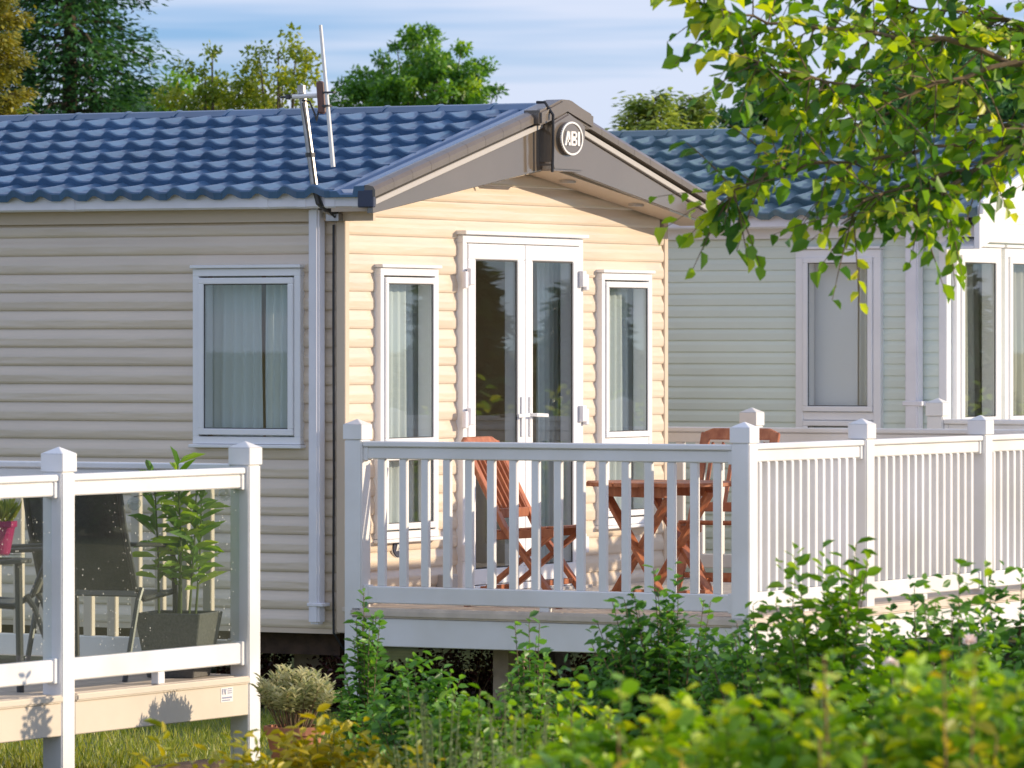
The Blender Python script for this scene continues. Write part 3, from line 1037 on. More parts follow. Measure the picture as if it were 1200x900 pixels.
# gutter, downpipe, cable
m = MB()
GZ = ZE - .055
prof = [(-.285, GZ + .055), (-.285, GZ - .038), (-.274, GZ - .048), (-.185, GZ - .048), (-.165, GZ), (-.165, GZ + .055), (-.170, GZ + .055), (-.172, GZ + .004), (-.19, GZ - .042), (-.272, GZ - .042), (-.279, GZ - .036), (-.279, GZ + .055)]
m.prism([(XB, y + .10, z + .045) for y, z in prof], (.20 - XB, 0, 0))
gt = obj('gutter', m, M_GUT, car)
js = None
for x in (-2.45, -1.72, -.42, -.17, .02, .19):
    c = Vector((x, -.125, GZ + .048))
    if js is None:
        js = obj('gutter_joint', MB().prism([(x - .03, y + .10 + (.004 if y > -.22 else -.004), z + .043) for y, z in prof[:6]], (.06, 0, 0)), M_GUT, gt)
        jc = BASE[js.name] - Vector((x, 0, 0))
    else:
        dup(js, jc + Vector((x, 0, 0)), gt)
obj('eave_board', MB().box(XB, .22, -.05, -.022, 2.80, 2.90), M_CREAM_TRIM, car)
dp = obj('downpipe', MB().box(-.172, -.102, -.112, -.030, .52, GZ + .0), M_GUT, car, bevel=.012, seg=2)
for z in (.62,):
    obj('pipe_bracket', MB().box(-.177, -.075, -.116, -.026, z, z + .02), M_GUT, dp, bevel=.003)
obj('cable', MB().tube([(-.052, -.027, 2.78), (-.054, -.026, 2.2), (-.05, -.027, 1.4), (-.055, -.026, .7), (-.05, -.03, .47), (-.02, .05, .36), (.02, .1, .15)], .007, 6), M_DARK, car)

# curtains hang inside
TLi, TGi = TY(0.0), TX(0.0)
curtain('curtain', 'white curtain gathered left of centre in the long side window', TL, -.92, -.59, 1.45, 2.56, -.085, M_CURT, 5, .022)
curtain('curtain', 'sheer pale curtain filling the right of the long side window', TL, -.565, -.27, 1.45, 2.56, -.09, M_CURT, 6, .022)
curtain('curtain', 'pale curtain in the narrow gable window left of the doors', TG, .40, 1.06, .90, 2.56, -.085, M_CURT, 8, .018)
curtain('curtain', 'pale curtain in the narrow gable window right of the doors', TG, 3.13, 3.86, .90, 2.56, -.085, M_CURT, 9, .018)
curtain('curtain', 'dim teal curtain behind the right hand glass door', TG, 2.56, 2.92, .66, 2.72, -.14, M_CURT, 6, .026)

# ---- the sage green caravan behind
OX, OY = 1.032, 6.022
gc = thing('static_caravan', 'sage green caravan with slate blue roof and white gable behind the deck', 'caravan', (OX, OY + 2, 0))
TG2, TL2 = TX(OX), TY(OY)
XB2 = -6.0
SW = (-.028, .590, 1.000, 2.725)
B1 = (OY + .07, OY + .80, 1.52, 2.74)
B2 = (OY + .86, OY + 2.0, 1.52, 2.74)
siding(gc, TL2, XB2, OX - .03, .50, 2.93, .0775, [SW], M_GREEN, proj=.010, rolled=False)
siding(gc, TG2, OY + .03, OY + 3.97, .50, 3.45, .0775, [B1, B2], M_GREEN, proj=.010, rolled=False,
       limit=lambda z: (max(OY + .03, OY + 2 - (3.56 - z) / .30), min(OY + 3.97, OY + 2 + (3.56 - z) / .30)))
wall(gc, TL2, XB2, OX - .06, .5, 2.9, [SW], M_WALLIN)
wall(gc, TG2, OY + .06, OY + 3.94, .5, 2.88, [B1, B2], M_WALLIN)
obj('wall', MB().box(XB2, OX - .06, OY + 3.94, OY + 4, .5, 2.9).box(XB2, XB2 + .06, OY + .06, OY + 3.94, .5, 2.9), M_GREEN, gc)
obj('floor_panel', MB().box(XB2 + .07, OX - .065, OY + .065, OY + 3.93, .52, .6), M_FLOORIN, gc)
obj('ceiling_panel', MB().box(XB2 + .07, OX - .065, OY + .065, OY + 3.93, 2.82, 2.86).box(-1.5, -1.45, OY + .065, OY + 3.93, .61, 2.81), M_WHITE, gc)
obj('corner_trim', MB().box(OX - .04, OX + .018, OY - .02, OY + .05, .48, 2.92), M_UPVC, gc, bevel=.004)
window(gc, TL2, *SW[:2], SW[2], SW[3], [(1.05, 1.60), (1.655, SW[3] - .05)], fw=.055)
window(gc, TG2, B1[0], B1[1], B1[2], B1[3], [(1.57, 2.69)], fw=.06, sw=.05)
window(gc, TG2, B2[0], B2[1], B2[2], B2[3], [(1.57, 2.69)], fw=.06, sw=.05)
obj('gable_panel', MB().boxT(TG2, OY + .06, OY + 2.1, 2.775, 2.90, .012, .05), M_UPVC, gc, bevel=.004)
obj('gable_panel', MB().boxT(TG2, OY + .06, OY + 2.1, 1.30, 1.49, .012, .04), M_UPVC, gc, bevel=.004)
ZR2, ZE2 = 3.555, 2.925
roof(gc, 0, OY, XB2, -3.2, ZR2, ZE2, 2.17, M_TILE2, M_TILE2, M_DARK, OX + .32, False)
for s in (1, -1):
    def e2(t, dz, x): return (OX + x, OY + 2 + s * t, ZR2 + .06 - (ZR2 - ZE2) / 2.17 * t + dz)
    m = MB().hexa([e2(0, -.30, .29), e2(2.2, -.26, .29), e2(2.2, -.26, .33), e2(0, -.30, .33), e2(0, .02, .29), e2(2.2, .02, .29), e2(2.2, .02, .33), e2(0, .02, .33)])
    obj('bargeboard', m, M_UPVC, gc, bevel=.004)
    m = MB().hexa([e2(0, -.03, .331), e2(2.22, -.03, .331), e2(2.22, -.03, .365), e2(0, -.03, .365), e2(0, .06, .331), e2(2.22, .06, .331), e2(2.22, .06, .365), e2(0, .06, .365)])
    obj('barge_cap', m, M_UPVC, gc, bevel=.006)
    m = MB().hexa([e2(0, -.30, .02), e2(2.2, -.26, .02), e2(2.2, -.26, .288), e2(0, -.30, .288), e2(0, -.28, .02), e2(2.2, -.24, .02), e2(2.2, -.24, .288), e2(0, -.28, .288)])
    obj('soffit', m, M_UPVC, gc)
GZ2 = ZE2 - .055
m = MB()
m.prism([(XB2, OY + y + .10, z - GZ + GZ2 + .045) for y, z in prof], (OX + .24 - XB2, 0, 0))
g2 = obj('gutter', m, M_GUT, gc)
obj('eave_board', MB().box(XB2, OX + .25, OY - .05, OY - .016, 2.80, 2.92), M_UPVC, gc)
dp = obj('downpipe', MB().box(.795, .886, OY - .12, OY - .025, .52, GZ2 + .0), M_GUT, gc, bevel=.010, seg=2)
obj('pipe_bracket', MB().box(.78, .92, OY - .126, OY - .02, 1.70, 1.73), M_GUT, dp, bevel=.003)
obj('chassis_beam', MB().box(XB2 + .3, OX - .1, OY + .15, OY + .25, .3, .495), M_SLEEPER, gc)
for x in (-4.5, .2):
    for y in (OY + .6, OY + 3.4):
        obj('support_leg', MB().box(x - .1, x + .1, y - .1, y + .1, 0.0, .45), M_TIMBER, gc)
bl = MB()
bl.boxT(TL2, -.02, .36, 1.02, 2.73, -.10, -.085)
tag(obj('window_blind', bl, pm('blind_fabric', (0.78, 0.82, 0.86), 0.8), bevel=.002), 'pale lowered blind inside the sage caravan side window', 'blind')
curtain('curtain', 'dim blue curtain right of the blind in the sage side window', TL2, .37, .55, 1.02, 2.73, -.10, M_CURT, 4, .02)
curtain('curtain', 'cream gathered curtain in the first gable window of the sage caravan', TG2, OY + .22, OY + .86, 1.5, 2.76, -.12, M_CURT2, 6, .03)
curtain('curtain', 'cream gathered curtain in the second gable window of the sage caravan', TG2, OY + 1.02, OY + 1.8, 1.5, 2.76, -.12, M_CURT2, 7, .03)

# ------------------------------------------------------------------ decks and railings
def post(parent, x, y, z0, z1, s=.11, mat=None):
    mat = mat or M_RAIL
    h = s / 2
    p = obj('post', MB().box(x - h, x + h, y - h, y + h, z0, z1 - .105), mat, parent, bevel=.006, seg=2)
    m = MB().box(x - h - .006, x + h + .006, y - h - .006, y + h + .006, z1 - .105, z1 - .02)
    k = h + .006
    m.add([(x - k, y - k, z1 - .02), (x + k, y - k, z1 - .02), (x + k, y + k, z1 - .02), (x - k, y + k, z1 - .02), (x, y, z1 + .012)],
          [(0, 1, 4), (1, 2, 4), (2, 3, 4), (3, 0, 4)])
    obj('post_cap', m, mat, p, bevel=.003)
    return p


def run(parent, axis, a, b, fix, zt, zb0, zb1, pitch, bw, mat=None, bmat=None, first=None, sleeves=True, panel=None, capw=.085, bd=None):
    """top rail, bottom rail and balusters between two posts; axis 'x' or 'y'"""
    mat = mat or M_RAIL
    bmat = bmat or mat
    def bx(m, u0, u1, w0, w1, z0, z1):
        return m.box(u0, u1, fix + w0, fix + w1, z0, z1) if axis == 'x' else m.box(fix + w0, fix + w1, u0, u1, z0, z1)
    c = capw / 2
    tr = obj('top_rail', bx(bx(MB(), a, b, -c, c, zt - .032, zt), a, b, -.025, .025, zt - .10, zt - .033), mat, parent, bevel=.006)
    br = obj('bottom_rail', bx(MB(), a, b, -.025, .025, zb0, zb1), mat, parent, bevel=.006)
    if sleeves:
        for u in (a, b - .03):
            obj('rail_sleeve', bx(MB(), u, u + .03, -.033, .033, zt - .108, zt - .034), mat, tr, bevel=.003)
            obj('rail_sleeve', bx(MB(), u, u + .03, -.033, .033, zb0 - .006, zb1 + .006), mat, br, bevel=.003)
    if panel:
        obj('glass_panel', bx(MB(), a + .012, b - .012, -.005, .005, zb1 - .01, zt - .09), panel, parent)
        return
    n = int(round((b - a) / pitch)) - 1
    off = ((b - a) - (n - 1) * pitch) / 2
    src = None
    for k in range(n):
        u = a + off + k * pitch
        if src is None:
            src = obj('baluster', bx(MB(), u - bw / 2, u + bw / 2, -(bd or bw * .72) / 2, (bd or bw * .72) / 2, zb1, zt - .10), bmat, parent, bevel=.004)
            c0 = BASE[src.name].copy(); ua = u
        else:
            d = Vector((u - ua, 0, 0)) if axis == 'x' else Vector((0, u - ua, 0))
            dup(src, c0 + d, parent)


# the white deck of the cream caravan
ZD = .62
dk = thing('veranda_deck', 'white railed deck with slim balusters in front of the french doors', 'deck', (1.3, 2.4, 0))
PY, PX = -.045, 2.545
ZT = 1.558
src = None
x = .03
while x < 2.54:
    m = MB().box(x, x + .136, -.075, 4.86, ZD - .028, ZD)
    obj('deck_board', m, M_DECKB, dk, bevel=.003)
    x += .141
x = -1.6
m = MB()
while x < -.0:
    obj('deck_board', MB().box(x, x + .136, 4.10, 4.86, ZD - .028, ZD), M_DECKB, dk, bevel=.003)
    x += .141
obj('nosing', MB().box(.10, 2.572, -.112, -.077, ZD - .055, ZD - .002), M_DECKB, dk, bevel=.012, seg=2)
obj('nosing', MB().box(2.573, 2.620, -.112, 4.95, ZD - .055, ZD - .002), M_DECKB, dk, bevel=.012, seg=2)
obj('fascia', MB().box(.12, 2.59, -.095, -.068, .405, ZD - .057), M_RAIL, dk, bevel=.004)
obj('fascia', MB().box(2.560, 2.592, -.06, 4.93, .405, ZD - .057), M_RAIL, dk, bevel=.004)
obj('fascia', MB().box(-1.6, 2.56, 4.9, 4.93, .405, ZD - .03), M_RAIL, dk, bevel=.004)
obj('joist', MB().box(.1, .16, 0, 4.8, .43, .585).box(1.3, 1.36, 0, 4.8, .43, .585).box(2.45, 2.51, 0, 4.8, .43, .585).box(.17, 2.44, 1.6, 1.66, .42, .58).box(.17, 2.44, 3.2, 3.26, .42, .58), M_TIMBER, dk)
for (x, y) in ((.90, .25), (.90, 2.4), (2.2, 1.2), (2.2, 3.4), (.35, 4.5), (-1.3, 4.5)):
    obj('support_post', MB().box(x - .05, x + .05, y - .05, y + .05, 0, .585), M_TIMBER, dk, bevel=.004)
post(dk, .115, PY, 0, 1.672)
post(dk, PX, PY, 0, 1.672)
post(dk, PX, 1.47, 0, 1.672)
post(dk, PX, 3.14, 0, 1.672)
post(dk, PX, 4.85, 0, 1.672)
post(dk, .175, 4.90, 0, 1.685)
post(dk, -1.55, 4.90, 0, 1.685)
run(dk, 'x', .17, PX - .055, PY, ZT, .645, .742, .1405, .047)
run(dk, 'y', PY + .055, 1.415, PX, ZT + .004, .655, .752, .101, .036, bd=.052)
run(dk, 'y', 1.525, 3.085, PX, ZT + .004, .655, .752, .101, .036, bd=.052)
run(dk, 'y', 3.195, 4.795, PX, ZT + .004, .655, .752, .101, .036, bd=.052)
run(dk, 'x', .23, PX - .055, 4.90, ZT + .010, .66, .75, .1405, .055)
run(dk, 'x', -1.495, .12, 4.90, ZT + .010, .66, .75, .1405, .055)
obj('rail_foot', MB().box(1.29, 1.35, PY - .02, PY + .02, ZD, .645), M_RAIL, dk, bevel=.003)
for y in (.7, 2.3, 3.95):
    obj('rail_foot', MB().box(PX - .02, PX + .02, y - .03, y + .03, ZD, .655), M_RAIL, dk, bevel=.003)

# the small terrace railing of the sage caravan
nd = thing('terrace_railing', 'white terrace railing in shade below the sage caravan gable windows', 'railing', (2.4, 5.5, 0))
post(nd, 1.19, 5.55, 0, 1.745)
post(nd, 3.6, 5.55, 0, 1.745)
run(nd, 'x', 1.245, 3.545, 5.55, 1.62, .66, .76, .1405, .055)
obj('deck_slab', MB().box(1.14, 3.65, 5.5, 10.0, .50, .585), M_DECKB, nd, bevel=.004)
obj('fascia', MB().box(1.14, 3.65, 5.46, 5.495, .36, .58), M_RAIL, nd, bevel=.004)
for x in (1.4, 3.4):
    obj('support_post', MB().box(x - .05, x + .05, 7.5, 7.6, 0, .5), M_TIMBER, nd)

# the glass sided deck at the left
gd = thing('glass_deck', 'cream edged deck with white posts and glass balustrade', 'deck', (.4, -5.6, 0))
GX, GY = 1.745, -3.95
ZG = .49
for y in (-5.61, -7.28):
    post(gd, GX, y, 0, 1.622)
post(gd, GX, GY, 0, 1.622)
run(gd, 'y', -5.555, GY - .055, GX, 1.505, .548, .652, 1, 1, panel=M_CLEAR, capw=.075)
run(gd, 'y', -7.225, -5.665, GX, 1.505, .548, .652, 1, 1, panel=M_CLEAR, capw=.075)
run(gd, 'x', -1.4, GX - .055, GY, 1.522, .55, .66, .139, .050, bmat=M_PICKET)
post(gd, -1.45, GY, 0, 1.622)
x = -1.5
while x < 1.66:
    obj('deck_board', MB().box(x, x + .136, -7.3, -3.93, ZG - .028, ZG), M_DECKB, gd, bevel=.003)
    x += .141
obj('nosing', MB().box(1.765, 1.812, -7.3, -5.668, ZG - .035, ZG), M_CREAMFAS, gd, bevel=.008, seg=2)
obj('nosing', MB().box(1.765, 1.812, -5.552, GY - .057, ZG - .035, ZG), M_CREAMFAS, gd, bevel=.008, seg=2)
obj('fascia', MB().box(1.765, 1.797, -7.3, -5.668, .30, ZG - .037), M_CREAMFAS, gd, bevel=.004)
fs2 = obj('fascia', MB().box(1.765, 1.797, -5.552, GY - .057, .30, ZG - .037), M_CREAMFAS, gd, bevel=.004)
obj('fascia', MB().box(-1.5, 1.69, GY + .0, GY + .03, .30, ZG - .03), M_CREAMFAS, gd, bevel=.004)
obj('joist', MB().box(-1.4, 1.6, -7.1, -7.04, .3, .455).box(-1.4, 1.6, -4.9, -4.84, .3, .455), M_TIMBER, gd)
for y in (-4.75,):
    obj('rail_foot', MB().box(GX - .02, GX + .02, y - .03, y + .03, ZG, .548), M_RAIL, gd, bevel=.003)
st = obj('sticker', MB().box(1.797, 1.799, -4.265, -4.155, .375, .445), M_WHITE, fs2)
m = MB()
TS_ = TX(1.799)
m.boxT(TS_, -4.255, -4.245, .412, .44, 0, .001)
m.prism([TS_(-4.240, .440, 0), TS_(-4.230, .412, 0), TS_(-4.222, .412, 0), TS_(-4.232, .440, 0)], (.001, 0, 0))
m.prism([TS_(-4.222, .440, 0), TS_(-4.232, .412, 0), TS_(-4.226, .412, 0), TS_(-4.214, .440, 0)], (.001, 0, 0))
for z in (.415, .425, .435):
    m.boxT(TS_, -4.205, -4.165, z, z + .005, 0, .001)
m.boxT(TS_, -4.255, -4.165, .392, .400, 0, .001)
m.boxT(TS_, -4.255, -4.180, .381, .386, 0, .001)
obj('print', m, pm('faded_blue_print', (0.25, 0.27, 0.40), 0.6), st)

# ------------------------------------------------------------------ aerial on the corner
ae = thing('tv_aerial', 'thin silver television aerial on a leaning pole at the caravan corner', 'aerial', (-.03, -.14, 2.80))
M0, M1 = Vector((-.16, -.20, 3.545)), Vector((-.072, -.20, 2.97))
obj('mast', MB().tube([M1, M0], .021, 10).lathe([(.024, 0), (.024, .03)], M0 - Vector((0, 0, .01)), 10), M_STEEL, ae, smooth=False)
obj('elbow', MB().tube([M1 + (M0 - M1) * .02, (-.055, -.19, 2.90), (-.03, -.15, 2.865), (.0, -.08, 2.85)], .017, 8), M_FRAME, ae)
obj('bracket', MB().box(-.06, .022, -.10, -.022, 2.80, 2.84).tube([(-.05, -.15, 2.86), (.01, -.05, 2.82)], .013, 6), M_STEEL, ae)
for t in (.35, .03, .93):
    c = M1 + (M0 - M1) * t
    obj('clamp', MB().lathe([(.028, -.012), (.028, .012)], c, 10), M_FRAME, ae)
obj('mast_cable', MB().tube([M0 + Vector((.02, -.02, -.08)), M0.lerp(M1, .45) + Vector((.018, -.022, 0)), M1 + Vector((.02, -.022, 0)), (-.03, -.19, 2.89), (.0, -.1, 2.82)], .006, 5), M_DARK, ae)
q0, q1 = Vector((-.29, -.21, 3.50)), Vector((-.02, -.21, 3.505))
obj('boom', MB().tube([(-.20, -.23, 3.50), q1], .013, 8), M_WHITE, ae)
obj('boom_tip', MB().tube([q0, (-.19, -.23, 3.50)], .007, 6).lathe([(.016, -.014), (.016, .014)], (-.235, -.222, 3.50), 8), M_FRAME, ae)
e0, e1 = Vector((.058, -.22, 3.10)), Vector((-.024, -.22, 3.90))
obj('rod', MB().tube([e0, e0.lerp(e1, .45), e1], .0135, 8, .010), M_WHITE, ae)
cm = e0.lerp(e1, .5)
obj('matching_box', MB().bar(cm + Vector((-.03, 0, -.10)), cm + Vector((-.045, 0, .085)), .035, .05, (0, 1, 0)), M_RUSTBOX, ae, bevel=.01)
obj('clip', MB().box(cm.x - .03, cm.x + .02, cm.y - .02, cm.y + .02, cm.z - .06, cm.z - .05).box(cm.x - .03, cm.x + .05, cm.y - .012, cm.y + .012, cm.z + .015, cm.z + .025), M_FRAME, ae)
obj('lead', MB().tube([(-.14, -.225, 3.48), (-.09, -.23, 3.47), (-.055, -.23, 3.40), (-.045, -.23, 3.36), (-.03, -.23, 3.42)], .006, 5), M_DARK, ae)

# ------------------------------------------------------------------ wooden furniture on the white deck
def folding_chair(label, loc, rz, hh=.95):
    t = thing('folding_chair', label, 'chair', loc, rz, group='folding hardwood chairs', local=True)
    w2 = .215
    for s in (-1, 1):
        x = s * w2
        obj('stile', MB().bar((x, -.30, .0), (x, .04, .45), .028, .055, (1, 0, 0)).bar((x, .04, .44), (x, .30, hh), .028, .055, (1, 0, 0)), M_TEAK, t, bevel=.004)
        obj('leg', MB().bar((x * .86, .30, 0), (x * .86, -.24, .42), .026, .05, (1, 0, 0)), M_TEAK, t, bevel=.004)
        obj('seat_rail', MB().bar((x * .93, -.25, .425), (x * .93, .14, .40), .022, .045), M_TEAK, t, bevel=.003)
    for k in range(7):
        y = -.24 + k * .058
        obj('seat_slat', MB().box(-w2 + .016, w2 - .016, y - .023, y + .023, .446 - k * .004, .460 - k * .004), M_TEAK, t, bevel=.003)
    def bp(z): return .04 + (z - .44) / (hh - .44) * .26
    obj('cross_rail', MB().bar((-w2 + .014, bp(.53), .53), (w2 - .014, bp(.53), .53), .024, .055), M_TEAK, t, bevel=.004)
    m = MB()
    zt = hh - .01
    poly = [(-w2 - .012, -.03), (-w2 - .012, .015), (-w2 + .04, .038), (w2 - .04, .038), (w2 + .012, .015), (w2 + .012, -.03)]
    m.prism([(px_, bp(zt) - .014 + pz * .5, zt + pz) for px_, pz in poly], (0, .028, 0))
    obj('top_rail', m, M_TEAK, t, bevel=.006)
    for k in range(6):
        x = -w2 + .055 + k * (2 * w2 - .11) / 5
        obj('back_slat', MB().bar((x, bp(.55), .55), (x, bp(zt - .05), zt - .05), .014, .038, (0, 1, 0)), M_TEAK, t, bevel=.003)
    for (y, z) in ((.20, .10), (-.19, .14)):
        obj('stretcher', MB().bar((-w2 * .86, y, z), (w2 * .86, y, z), .02, .032), M_TEAK, t, bevel=.003)
    return t


folding_chair('reddish folding chair nearest the glass doors, its back to the left post', (.90, .52, ZD), R(94), .93)
folding_chair('reddish slat back chair rising behind the deck corner post', (1.45, 1.93, ZD), R(8), .96)

tb = thing('folding_table', 'reddish octagonal folding table with crossed legs beside the corner post', 'table', (1.70, .60, ZD), R(-20), local=True)
n = 9
for k in range(n):
    x0 = -.405 + k * .09
    xm = max(abs(x0), abs(x0 + .084))
    ln = .40 if xm < .18 else .40 - (xm - .18) * .95
    obj('table_slat', MB().box(x0, x0 + .084, -ln, ln, .690, .714), M_TEAK, tb, bevel=.004)
obj('apron', MB().box(-.27, .27, -.22, -.195, .630, .688).box(-.27, .27, .195, .22, .630, .688), M_TEAK, tb, bevel=.003)
for s in (-1, 1):
    obj('leg', MB().bar((-.26, s * .18, .66), (.28, s * .18, 0.0), .026, .06, (0, 1, 0)), M_TEAK, tb, bevel=.004)
    obj('leg', MB().bar((.26, s * .145, .66), (-.28, s * .145, 0.0), .026, .06, (0, 1, 0)), M_TEAK, tb, bevel=.004)
for (x, z) in ((-.21, .08), (.21, .09)):
    obj('stretcher', MB().bar((x, -.18, z), (x, .18, z), .02, .04), M_TEAK, tb, bevel=.003)

# ------------------------------------------------------------------ furniture and pots on the glass deck
def sling_chair(label, loc, rz, sling):
    t = thing('patio_chair', label, 'chair', loc, rz, group='patio chairs on the glass deck', local=True)
    w2 = .27
    for s in (-1, 1):
        x = s * w2
        obj('leg', MB().tube([(x, -.26, 0), (x, -.25, .40), (x, -.22, .62)], .014, 8), M_FRAME, t)
        obj('leg', MB().tube([(x, .30, 0), (x, .16, .38), (x, .12, .44)], .014, 8), M_FRAME, t)
        obj('armrest', MB().bar((x, -.27, .635), (x, .22, .655), .05, .022), M_FRAME, t, bevel=.006)
        obj('back_stile', MB().tube([(x * .94, -.26, .41), (x * .94, .06, .385), (x * .94, .15, .44), (x * .94, .28, .75), (x * .94, .33, .93)], .015, 8), M_FRAME, t)
    def sheet(pts, th=.006):
        m = MB()
        for (y0, z0), (y1, z1) in zip(pts, pts[1:]):
            m.bar((0, y0, z0), (0, y1, z1), w2 * 1.86, th, (0, -(z1 - z0) or .001, (y1 - y0)))
        return m
    obj('seat_sling', sheet([(-.25, .415), (-.05, .395), (.10, .40)]), sling, t)
    obj('back_sling', sheet([(.14, .43), (.21, .58), (.275, .74), (.325, .91)]), sling, t)
    obj('head_bar', MB().tube([(-w2 * .94, .33, .93), (w2 * .94, .33, .93)], .014, 8), M_FRAME, t)
    return t


sling_chair('charcoal sling chair turned away beside the tall potted plant', (1.22, -4.42, ZG), R(186), M_SLING)
sling_chair('patio chair with taupe sling back next to the pink flowerpots', (1.16, -5.18, ZG), R(-61), M_SLING2)

pt = thing('patio_table', 'dark metal patio table with glass top at the left edge', 'table', (1.12, -5.99, ZG), 0, local=True)
obj('table_top', MB().box(-.42, .42, -.38, .42, .625, .640), M_CLEAR, pt, bevel=.003)
obj('top_frame', MB().ring(lambda u, z, o: (u, z, .60 + o), -.44, .44, -.40, .44, .035, 0, .023), M_FRAME, pt, bevel=.004)
for x in (-.40, .40):
    for y in (-.36, .40):
        obj('leg', MB().tube([(x, y, 0), (x * .97, y, .60)], .018, 8), M_FRAME, pt)

def succ_pot(label, loc, seed):
    r_ = np.random.default_rng(seed)
    t = thing('flowerpot', label, 'flowerpot', loc, local=True, group='pink flowerpots')
    obj('pot', MB().lathe([(.052, 0), (.056, .005), (.079, .125), (.088, .128), (.090, .155), (.080, .156), (.074, .13)], n=24), M_MAGENTA, t, smooth=False)
    obj('soil', MB().lathe([(.073, .128), (.06, .142), (.01, .144)], n=16), M_SOIL, t)
    n = 170
    a = r_.uniform(0, 6.28, n); rr = np.sqrt(r_.uniform(0, 1, n)) * .065
    P = np.stack([rr * np.cos(a), rr * np.sin(a), np.full(n, .14) + r_.uniform(0, .05, n)], axis=1)
    D = np.stack([np.cos(a) * rr * 9, np.sin(a) * rr * 9, np.ones(n)], axis=1) + r_.normal(scale=.2, size=(n, 3))
    leaves('succulent_leaves', P, D, norm(r_.normal(size=(n, 3))), r_.uniform(.05, .11, n), np.full(n, .013), r_.uniform(.2, 1, n), L_BIRCH, t)
    return t

succ_pot('magenta flowerpot with spiky succulent nearer the white post', (1.435, -5.65, ZG + .641), 3)
succ_pot('magenta flowerpot cut off by the left edge of the picture', (1.375, -5.83, ZG + .641), 5)

pp_ = thing('potted_plant', 'tall leafy lily plant in a square grey planter behind glass', 'potted plant', (1.53, -4.22, ZG), R(12), local=True)
m = MB()
a, b, h = .120, .170, .315
m.add([(-a, -a, 0), (a, -a, 0), (a, a, 0), (-a, a, 0), (-b, -b, h), (b, -b, h), (b, b, h), (-b, b, h),
       (-b + .02, -b + .02, h), (b - .02, -b + .02, h), (b - .02, b - .02, h), (-b + .02, b - .02, h),
       (-b + .03, -b + .03, h - .05), (b - .03, -b + .03, h - .05), (b - .03, b - .03, h - .05), (-b + .03, b - .03, h - .05)],
      [(0, 3, 2, 1)] + [(i, (i + 1) % 4, 4 + (i + 1) % 4, 4 + i) for i in range(4)] + [(4 + i, 4 + (i + 1) % 4, 8 + (i + 1) % 4, 8 + i) for i in range(4)]
      + [(8 + i, 8 + (i + 1) % 4, 12 + (i + 1) % 4, 12 + i) for i in range(4)])
pot_o = obj('planter', m, M_POT, pp_, bevel=.005)
obj('soil', MB().box(-b + .032, b - .032, -b + .032, b - .032, h - .09, h - .045), M_SOIL, pp_)
V, F, k_ = leaf_data(np.zeros((1, 3)), np.array([[0, 1., 0]]), np.array([[0, 0, 1.]]), np.array([.16]), np.array([.034]), True, .2, .35)
lme = []
for tone in (.15, .35, .55, .75, .95):
    me = bpy.data.meshes.new('lily_leaf')
    me.from_pydata(V.tolist(), [], F.tolist())
    a_ = me.attributes.new('tone', 'FLOAT', 'POINT'); a_.data.foreach_set('value', [tone] * len(V))
    me.materials.append(L_POTLEAF)
    lme.append(me)
for i, (sx, sy, hh, lx) in enumerate(((-.09, -.03, .66, -.03), (-.02, .05, .60, .0), (.03, -.05, .72, -.02), (.07, .04, .55, .03), (.05, .0, .64, .04))):
    p0 = Vector((sx, sy, h - .06)); p1 = Vector((sx + lx, sy + .01, h + hh))
    obj('stem', MB().tube([p0, p0.lerp(p1, .5) + Vector((.008, 0, 0)), p1], .007, 6, .004), M_STEMG, pp_)
    nl = 26
    for j in range(nl):
        f = .28 + .72 * j / (nl - 1)
        q = p0.lerp(p1, f)
        az = j * 2.4 + i
        s = (1.0 - .35 * max(0, f - .6)) * random.uniform(.75, 1.1)
        o = link('leaf', random.choice(lme), q, pp_)
        o.rotation_euler = (R(random.uniform(12, 60) + 25 * max(0, f - .8) * 3), R(random.uniform(-25, 25)), az)
        o.scale = (s, s, s)

for i, (px_, py_, dd, lb) in enumerate(((157, 590, 26.75, 'clear glass ball hanging behind the dark patio chair'), (263, 579, 27.15, 'clear glass ball hanging beside the right glass post'))):
    c = at(px_, py_, dd)
    t = thing('hanging_glass_ball', lb, 'ornament', c, local=True, group='hanging glass balls')
    prof2 = [(.001, -.034)] + [(.034 * math.sin(math.pi * k / 9), -.034 * math.cos(math.pi * k / 9)) for k in range(1, 9)] + [(.001, .034)]
    obj('ball', MB().lathe(prof2, n=14), glass_mat('ball_glass', (.85, .88, .88), .12), t, smooth=True)
    hk = Vector((c.x, GY, 1.44)) - c
    obj('cord', MB().tube([(0, 0, .033), hk * .6 + Vector((0, 0, -.01)), hk], .0025, 4), M_DARK, t)

# ------------------------------------------------------------------ garden
sl = MB().box(1.98, 2.12, -9.0, -4.72, 0, .14)
tag(obj('timber_sleeper', sl, M_SLEEPER, bevel=.012), 'dark timber sleeper edging the bed below the glass deck', 'edging')

